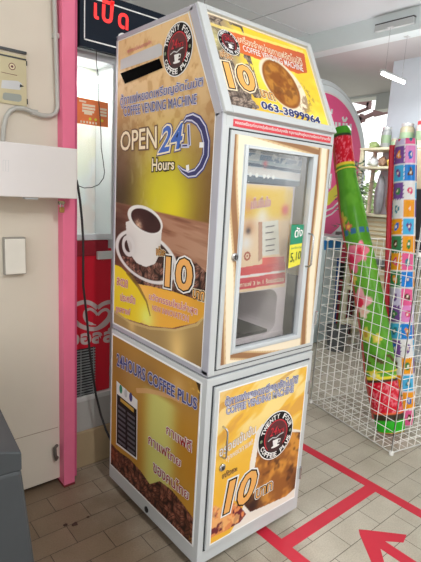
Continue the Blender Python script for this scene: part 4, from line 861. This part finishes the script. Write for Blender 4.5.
def icon(Cc, u, w, kind, c):
    pass
PAL = dict(or_=(238,158,30), pk=(232,96,150), pu=(120,76,150), sk=(74,178,226), bl=(24,128,214), gn=(60,130,84), wh=(228,228,228), lp=(226,140,200), li=(206,196,226), pt=(214,214,200))
rows = [('pk','or_'),('bl','sk'),('or_','wh'),('wh','gn'),('lp','pu'),('pk','or_'),('sk','li')]
ictop = [(70,60,50),(60,90,190),(236,130,40),(40,110,60),(90,60,130),(150,50,60),(250,190,60)]
def colS(S, TH, Lt):
    C = np.zeros((len(S), 3)); C[:] = (232,230,232); w_ = ((TH-thc+math.pi)%(2*math.pi)-math.pi)*.078; ph = .1135
    col = np.floor(w_/.0875).astype(int); lu = (w_/.0875)%1-.5; row = np.floor((S)/ph).astype(int); lv = (S/ph)%1-.5
    inside = (np.maximum(np.abs(lu), np.abs(lv)) < .47+.015*np.sin(lu*30)*np.sin(lv*26))
    names = list(PAL); seq = ['pk','bl','or_','lp','sk','pk','or_','bl','wh']; seq2 = ['or_','sk','gn','pu','or_','li','wh','gn','pu']
    base = np.array([PAL[k] for k in seq]); base2 = np.array([PAL[k] for k in seq2]); ev = (col%2 == 0)[:, None]
    bc = np.where(ev, base[(row*2+col)%9], base2[(row*2+col+1)%9]); C = np.where(inside[:, None], bc, C)
    ic = np.array([(90,60,40),(240,150,40),(60,130,70),(40,110,200),(220,60,110),(110,70,140),(60,130,150)])[(row*3+col*2)%7]
    a = np.arctan2(lv, lu); rd = np.hypot(lu*1.1, lv); k = rd < .22*(1+.25*np.cos((1+(row+col)%3)*a+row)); k2 = rd < .09
    C = np.where((k & inside)[:, None], ic, C); C = np.where((k2 & inside)[:, None], np.array((236,220,200)), C)
    return C
oo = CW(.33, .17, .8); vd = np.array([*(oo[:2]-CAM[:2]), 0]); vd /= np.linalg.norm(vd); thc = math.atan2(-vd @ np.cross(Z, n3), -vd @ n3)
s_t, Cn, X_, Y_, rr, ss, LtS = roll('rolled_mat', 'upright roll with colourful picture squares and red zip edge, standing in the cage', .33,
    [(403.5,423),(403,390),(402,350),(401.5,300),(403,240),(404.5,190),(406,140)], [(0,.062),(.03,.072),(.5,.077),(.97,.069),(1,.062)], colS, None)
i0 = 110; vd = np.array([*(Cn[i0][:2]-CAM[:2]), 0]); vd /= np.linalg.norm(vd); left = np.cross(Z, vd); thL = math.atan2(left @ Y_[i0], left @ X_[i0])
mb = MB(); mb.tube(along(Cn, X_, Y_, rr, thL, .02, .985, .014), .019, REDP, 8); tag(mb.build('zip_edge', s_t, smooth=True), 'puffy red zip edging')

# ============================================================ BACKGROUND: DISPLAY CABINET WITH ROUND SIGN
cb = thing('display_cabinet', 'pale drinks cabinet with blue squares behind the wire cage', 'cabinet', (2.85,1.77,0))
PALEC = mat('pale_cyan_enamel', (206,222,224), .4, var=.02)
mb = MB(); cxr = onY(342.5,245,1.62)[0]; mb.box((2.4,1.62,0), (cxr,1.92,onY(332,236,1.62)[2]), PALEC); mb.build('body', cb, bevel=.01)
BP = Panel((0,1.62,0), (1,0,0), (0,0,1)); BB = mat('cabinet_blue', (34,132,206), .4); mb = MB()
for x0, x1 in ((316,322),(324,327),(328.5,333),(334.5,341)): poly(BP, [(x0,250),(x1,249.5),(x1,240),(x0,240.5)], .001, BB, mb)
tag(mb.build('label', cb), 'row of blue squares')
mb = MB(); poly(BP, [(331.5,335),(334.5,335),(341,257),(337,257)], .001, mat('cabinet_blue_strip', (36,96,176), .4), mb)
tag(mb.build('edge_strip', cb), 'blue vertical strip')
rs = thing('round_sign', 'big round pink shop sign with white rim behind the vending machine', 'sign', (3.05,1.98,0))
SW = mat('sign_rim_white', (236,246,249), .35, var=.01)
mb = MB(); mb.lathe([(.887,0),(.887,.04),(.85,.06),(.80,.07)], (3.05,2.02,1.777), SW, 72, 'y'); mb.build('rim', rs, smooth=True)
RS = Panel((0,1.95,0), (1,0,0), (0,0,1)); c = np.array([3.05,1.777]); mb = MB()
disc(RS, c, .835, .0012, mat('sign_pale_grey', (206,212,214), .4), mb, 72); disc(RS, c, .825, .0024, SW, mb, 72); mb.build('inner_ring', rs)
SPK = mat('sign_pink', (246,96,152), .4, var=.04, scale=3)
mb = MB(); disc(RS, c, .770, .0045, PRWHITE, mb, 72); disc(RS, c, .752, .006, SPK, mb, 72); mb.build('face', rs)
text(RS, 'แบบ', [(331,130.5),(351,132.5),(351,124),(331,121.5)], PRWHITE, h=.0075, bold=.05, parent=rs)
for p_ in ([(331.5,109),(330.8,114)], [(328.5,114),(330.5,117.5)], [(342,117),(343,120.5),(345,120.5),(346.5,117.5)]):
    mb = MB(); stroke(RS, p_, .035, .0075, PRWHITE, mb); mb.build('lettering', rs)
mb = MB()
stroke(RS, [(312,206),(328,199),(342,184)], .13, .0075, PRYELLOW, mb); stroke(RS, [(318,214),(332,208),(343,197)], .02, .008, PRWHITE, mb); stroke(RS, [(318,220),(331,214),(343,203)], .02, .008, PRWHITE, mb)
mb.build('stripe', rs)
# pole that carries it
bx('stand', (3.0,2.022,0), (3.1,2.08,1.6), SW, rs)

# ---- goods between cabinet and cage
def crate(name, label, cat, x0, x1, y0, y1, z0, z1, m, trim_m=None, n=0, group=None, vertical=True):
    t = thing(name, label, cat, ((x0+x1)/2, (y0+y1)/2, z0), group); bx('body', (x0,y0,z0), (x1,y1,z1), m, t, .006)
    if trim_m:
        mb = MB()
        for k in range(n):
            if vertical: x = x0+(x1-x0)*(k+.5)/n; mb.box((x-.008,y0-.006,z0+.01), (x+.008,y0,z1-.01), trim_m)
            else: z = z0+(z1-z0)*(k+.5)/n; mb.box((x0-.006,y0-.006,z-.012), (x1,y1,z+.012), trim_m)
        mb.build('stripe', t)
    return t
MAR = mat('maroon_cloth', (150,34,50), .6); BLKC = mat('black_cloth', (36,34,38), .6); BEI = mat('beige_sack', (222,202,160), .7); FLW = mat('pink_red_floral', (216,60,92), .5, var=.25, scale=30)
crate('striped_box', 'tall dark red and black striped box between pale cabinet and cage mats', 'box', 3.30, 3.46, 1.62, 1.85, 0, .62, MAR, BLKC, 4)
crate('folded_cloth', 'pink and red floral bundle on top of the striped box', 'cloth bundle', 3.30, 3.46, 1.62, 1.85, .80, 1.0, FLW)
crate('storage_box', 'black and white box under the floral bundle', 'box', 3.30, 3.46, 1.62, 1.85, .62, .80, BLKC, PRWHITE, 3)
crate('rice_sack', 'beige sack with a black band standing behind the green roll', 'sack', 3.48, 3.70, 1.62, 1.85, 0, .60, BEI, BLKC, 1, vertical=False)
bx_ = crate('cardboard_box', 'greenish grey box above the floral bundle', 'box', 3.30, 3.46, 1.62, 1.85, 1.0, 1.13, mat('green_grey_card', (110,130,120), .6))
# ---- shelf unit
SX0, SX1, SY0, SY1 = 2.98, 3.23, .78, 1.44
sh = thing('shelf_unit', 'cream shelf unit with jars on top behind the rolled mats', 'shelf', ((SX0+SX1)/2, 1.1, 0))
CRM = mat('cream_shelf', (214,208,178), .5)
for x, y in ((SX0,SY0),(SX0,SY1-.03),(SX1-.03,SY0),(SX1-.03,SY1-.03)): bx('post', (x,y,0), (x+.03,y+.03,1.97), CRM, sh, .002)
LV = [.28, .62, .98, 1.36, 1.80, 1.97]
for z in LV: bx('shelf_board', (SX0-.004,SY0-.004,z-.022), (SX1+.004,SY1+.004,z), CRM, sh, .002)
JG = glass('jar_glass', (.93,.96,.92), .08)
def jar(x, y, z, r, hgt, lab, fillc, lidc):
    t = thing('jar', lab, 'jar', (x,y,z), 'jars on top of the shelf')
    mb = MB(); mb.lathe([(r*.9,0),(r,.01),(r,hgt*.78),(r*.8,hgt*.88)], (x,y,z+.0005), fillc, 20); mb.build('body', t, smooth=True)
    mb = MB(); mb.lathe([(r*.86,hgt*.86),(r*.9,hgt*.88),(r*.9,hgt),(r*.8,hgt*1.01)], (x,y,z), lidc, 20); mb.build('lid', t, smooth=True)
    mb = MB(); mb.lathe([(r*1.005,hgt*.25),(r*1.01,hgt*.27),(r*1.01,hgt*.6),(r*1.005,hgt*.62)], (x,y,z), mat('jar_label_green', (136,160,128), .5), 20); mb.build('paper_label', t, smooth=True)
JB = mat('jar_contents', (166,160,134), .4, var=.2, scale=60); JL = mat('jar_lid_silver', (196,200,200), .3, .3)
jar(3.10, 1.26, 1.971, .045, .19, 'tall pale glass jar nearest the window on the shelf top', mat('jar_contents_grey', (150,154,154), .4, var=.2, scale=50), JL)
jar(3.10, 1.165, 1.971, .036, .09, 'small squat jar between the two tall jars', JB, JL)
jar(3.10, 1.06, 1.971, .060, .21, 'wide green labelled jar just above the picture roll', JB, JL)
jar(3.10, .92, 1.971, .05, .22, 'tall jar with a pink red lid at the right edge', mat('jar_contents_pink', (206,176,170), .4, var=.2, scale=50), mat('jar_lid_red', (206,60,70), .4))
# bags lying on the shelf top
def bag(name, lab, cat, c, rx, ry, rz, m, group=None, amp=.22, seed=1):
    bm = bmesh.new(); bmesh.ops.create_icosphere(bm, subdivisions=3, radius=1); rs_ = random.Random(seed); ph = [rs_.random()*6 for _ in range(6)]
    for v in bm.verts:
        n_ = 1+amp*(math.sin(4*v.co.x+ph[0])*math.sin(5*v.co.y+ph[1])+.6*math.sin(7*v.co.z+ph[2])*math.sin(6*v.co.x+ph[3]))
        v.co = Vector((v.co.x*rx*n_, v.co.y*ry*n_, max(v.co.z, -.75)*rz*(n_ if v.co.z > -.7 else 1)))
    me = bpy.data.meshes.new(name); bm.to_mesh(me); bm.free(); me.transform(Matrix.Translation((c[0],c[1],c[2]+.75*rz))); me.materials.append(m); me.polygons.foreach_set('use_smooth', [True]*len(me.polygons))
    o = bpy.data.objects.new(name, me); COL.objects.link(o); return tag(o, lab, cat, group)
PW = mat('white_plastic_bag', (226,230,230), .3, var=.05, scale=30); BR = mat('brown_snack_pack', (150,120,100), .5, var=.25, scale=40); YL = mat('yellow_snack_pack', (220,190,90), .5, var=.2, scale=40); GN = mat('green_snack_pack', (150,168,110), .5, var=.25, scale=30)
bag('plastic_bag', 'flat greenish bag lying on the shelf top left end', 'bag', (3.08,1.36,1.971), .06,.04,.035, GN, seed=3)
bag('plastic_bag', 'white plastic bag at the left end of the upper shelf', 'bag', (3.07,1.35,1.806), .05,.045,.05, PW, seed=4)
bag('snack_pack', 'brown snack pack on the upper shelf', 'snack pack', (3.07,1.24,1.806), .05,.035,.05, BR, seed=5)
bag('snack_pack', 'yellow snack pack on the upper shelf', 'snack pack', (3.07,1.15,1.806), .05,.035,.045, YL, seed=6)
bag('snack_pack', 'brown pack on the second shelf below the yellow pack', 'snack pack', (3.08,1.08,1.361), .07,.085,.19, BR, amp=.08, seed=7)
bag('plastic_bag', 'grey bag standing on the second shelf just right of the leafy plant', 'bag', (3.08,1.245,1.361), .045,.045,.22, mat('grey_bag', (150,150,156), .4, var=.15, scale=20), amp=.08, seed=8)
# slatted cream cartons
for k, (z, lab) in enumerate(((.981,'cream slatted carton below the leafy plant'),(1.16,'upper cream slatted carton below the leafy plant'))):
    crate('carton', lab, 'carton', 3.015, 3.195, 1.02, 1.40, z, z+(.17 if k else .178), BEI, CRM, 4, group=None, vertical=False)
crate('carton', 'low beige carton on the third shelf behind the green roll', 'carton', 3.015, 3.195, 1.0, 1.40, .6205, .85, BEI, CRM, 3, vertical=False)
crate('carton', 'black and white carton at the right edge behind the cage', 'carton', 3.015, 3.195, .82, .98, .6205, .90, BLKC, PRWHITE, 3)
crate('carton', 'black and white tall carton on the shelf above the right edge', 'carton', 3.015, 3.195, .82, .98, .9805, 1.25, BLKC, PRWHITE, 2)
crate('carton', 'dark carton on the lowest shelf behind the cage', 'carton', 3.015, 3.195, .82, 1.25, .2805, .55, BLKC, PRWHITE, 3)
# leafy plant
pt = thing('potted_plant', 'tall leafy green plant standing in front of the cream shelf', 'plant', (2.84,1.375,0))
mb = MB(); mb.lathe([(.08,0),(.11,.24),(.115,.24),(.10,.225)], (2.84,1.375,0), mat('plant_pot', (84,86,88), .5), 20); mb.build('pot', pt, smooth=True)
mb = MB(); mb.tube([(2.84,1.375,.22),(2.845,1.37,.8),(2.84,1.38,1.55)], [.010,.008,.004], mat('plant_stem', (96,110,70), .6), 8); mb.build('stem', pt, smooth=True)
LEAF = mat('dark_leaf', (78,116,80), .45, var=.3, scale=20); LEAF2 = mat('pale_leaf', (206,216,204), .45, var=.1); mb = MB(); rs_ = random.Random(4)
for k in range(420):
    zc_ = rs_.gauss(1.50,.17); c = np.array([2.84+rs_.gauss(0,.035), 1.375+rs_.gauss(0,.06), min(max(zc_, 1.05), 1.82)]); an = rs_.random()*2*math.pi; d = np.array([math.cos(an), math.sin(an), rs_.uniform(-.5,.7)]); d /= np.linalg.norm(d); sd = np.cross(d, [0,0,1]); sd /= np.linalg.norm(sd)+1e-9; w_ = .015; L_ = rs_.uniform(.05,.09)
    mb.add([c, c+d*L_*.45+sd*w_, c+d*L_-np.array([0,0,.014]), c+d*L_*.45-sd*w_], [(0,1,2,3)], LEAF if k%5 < 3 else LEAF2)
tag(mb.build('foliage', pt), 'dark and pale pointed leaves')
# beige post at the right edge
crate('tall_carton', 'plain beige carton on top of the black and white rack at the right edge', 'carton', 2.76, 2.90, .66, .86, 1.601, 1.92, mat('beige_column', (206,190,160), .6))

crate('storage_rack', 'tall black and white striped rack at the right edge behind the cage', 'rack', 2.76, 2.90, .66, .86, 0, 1.60, BLKC, PRWHITE, 2)
# ============================================================ YARD BEYOND THE OPENING
mb = MB(); WD = mat('dark_awning_timber', (112,84,84), .7)
def beam(mb, a, b, w, m):
    a, b = np.array(a, float), np.array(b, float); d = b-a; d /= np.linalg.norm(d); s_ = np.cross(d, [1,0,0]); s_ /= np.linalg.norm(s_); mb.prism([a-s_*w/2-[.03,0,0], a+s_*w/2-[.03,0,0], a+s_*w/2+[.03,0,0], a-s_*w/2+[.03,0,0]], b-a, m)
X5 = 5.2; b5 = lambda x, y: onX(x, y, X5)
aw = thing('timber_awning', 'dark timber awning frame outside the bright opening', 'awning', tuple(b5(370,110)))
for a_, b_, w_ in (((343,97),(370,103.5),.085),((369.5,102.5),(368.5,109),.05),((369,108),(353,114.2),.03),((360,119.5),(374,113.5),.045),((374,113.5),(390,109.5),.09),((357,116),(364,121),.04),((362,114),(360,123),.04)):
    m_ = MB(); beam(m_, b5(*a_), b5(*b_), w_, WD); m_.build('beam', aw)
tr_ = thing('yard_tree', 'pale green tree outside beyond the bright opening', 'tree', (7.4,4.0,0))
mb = MB(); mb.tube([(7.4,4.0,0),(7.42,3.98,.8),(7.4,3.96,1.3)], [.07,.06,.05], mat('bark', (120,104,86), .8), 10); mb.build('trunk', tr_, smooth=True)
mb = MB(); rs_ = random.Random(9); LF = mat('yard_leaf', (150,176,120), .6, var=.2, scale=15)
for k in range(700):
    v = np.array([rs_.gauss(0,.32), rs_.gauss(0,.28), rs_.gauss(0,.2)]); c = np.array([7.4,3.96,1.5])+v; d = np.array([rs_.gauss(0,1), rs_.gauss(0,1), rs_.gauss(0,1)]); d /= np.linalg.norm(d); s_ = np.cross(d, [.3,.2,1]); s_ /= np.linalg.norm(s_); mb.add([c, c+d*.05+s_*.03, c+d*.1, c+d*.05-s_*.03], [(0,1,2,3)], LF)
mb.build('foliage', tr_)

# ============================================================ LAMPS
TUBE = mat('lamp_tube', (255,255,250), .4, emit=(255,255,250), estr=3.0)
def tube_lamp(name, lab, a, b, zc, power, rods=True, r=.013):
    a, b = np.array(a, float), np.array(b, float); t = thing(name, lab, 'ceiling lamp', tuple((a+b)/2)); d = (b-a)/np.linalg.norm(b-a); s_ = np.cross(Z, d)
    mb = MB(); mb.prism([a-s_*.014+Z*.012, a+s_*.014+Z*.012, a+s_*.010+Z*.026, a-s_*.010+Z*.026], b-a, WHITE); mb.build('fitting', t, bevel=.003)
    mb = MB(); mb.tube([a+d*.02, b-d*.02], r, TUBE, 12); mb.build('tube', t, smooth=True)
    if rods:
        mb = MB()
        for p in (a+d*.06, b-d*.06): mb.tube([p+Z*.025, np.array([p[0],p[1],zc+.002])], .0015, CHROME, 6); mb.box((p[0]-.02,p[1]-.02,zc-.008), (p[0]+.02,p[1]+.02,zc+.0005), WHITE)
        mb.build('rod', t)
    ld = bpy.data.lights.new(name+'_light', 'AREA'); ld.shape = 'RECTANGLE'; ld.size = float(np.linalg.norm(b-a)); ld.size_y = .05; ld.energy = power; ld.color = (.97,.99,1)
    lo = bpy.data.objects.new(name+'_light', ld); COL.objects.link(lo); lo.location = tuple((a+b)/2-Z*.03); lo.rotation_euler = (0,0,math.atan2(d[1], d[0]))
    pd = bpy.data.lights.new(name+'_glow', 'POINT'); pd.energy = power*1.3; pd.shadow_soft_size = .12; po = bpy.data.objects.new(name+'_glow', pd); COL.objects.link(po); po.location = tuple((a+b)/2-Z*.16)
zl = 2.44; p0 = onZ(381,73,zl); p1 = onZ(405,83,zl)
tube_lamp('tube_lamp', 'glowing tube lamp hanging before the blue-grey partition', (p0[0],p0[1],zl), (p1[0],p1[1],zl), 2.78, 6)
c0, c1 = onX(375,29,2.52), onX(414,18,2.52)
bl_ = thing('batten_lamp', 'white batten lamp fixed along the pale soffit beam', 'ceiling lamp', tuple((c0+c1)/2))
mb = MB(); mb.box((2.51,min(c0[1],c1[1]),2.815), (2.55,max(c0[1],c1[1]),2.862), WHITE); mb.build('housing', bl_, bevel=.004)
mb = MB(); mb.box((2.515,min(c0[1],c1[1])-.0,2.862), (2.552,max(c0[1],c1[1]),2.872), mat('lamp_shadow_strip', (70,66,66), .6)); tag(mb.build('shadow_strip', bl_), 'dark strip standing in for the lamp shadow')  # dark strip painted in as the shadow above the lamp
tube_lamp('tube_lamp', 'ceiling tube lamp behind the viewer seen only in reflection', (2.12,-4.3,2.84), (2.05,-2.9,2.84), 2.94, 26, rods=False)
tube_lamp('tube_lamp', 'ceiling tube lamp over the customer area left of the machine', (-.2,-2.2,2.86), (-.2,-1.0,2.86), 2.94, 20, rods=False)
for o in [o for o in bpy.data.objects if o.name.startswith('tube_lamp') and o.type == 'EMPTY'][1:]:
    b = bx('bracket', (o.location.x-.02,o.location.y-.3,2.91), (o.location.x+.02,o.location.y+.3,2.941), WHITE, o)

# ============================================================ DAYLIGHT
w = bpy.data.worlds.new('world'); SC.world = w; w.use_nodes = True; nt = w.node_tree; bg = nt.nodes['Background']
tc = nt.nodes.new('ShaderNodeTexCoord'); sp = nt.nodes.new('ShaderNodeSeparateXYZ'); rp_ = nt.nodes.new('ShaderNodeValToRGB'); mr = nt.nodes.new('ShaderNodeMapRange'); mr.inputs[1].default_value = -.3; mr.inputs[2].default_value = .5
rp_.color_ramp.elements[0].position = .3; rp_.color_ramp.elements[0].color = (.55,.52,.48,1); rp_.color_ramp.elements[1].position = .45; rp_.color_ramp.elements[1].color = (1,1,1,1)
nt.links.new(tc.outputs['Generated'], sp.inputs[0]); nt.links.new(sp.outputs[2], mr.inputs[0]); nt.links.new(mr.outputs[0], rp_.inputs[0]); nt.links.new(rp_.outputs[0], bg.inputs['Color']); bg.inputs['Strength'].default_value = 1.6
SC.view_settings.view_transform = 'Standard'; SC.view_settings.look = 'None'; SC.view_settings.gamma = 1; SC.view_settings.exposure = .36; SC.view_settings.use_curve_mapping = False
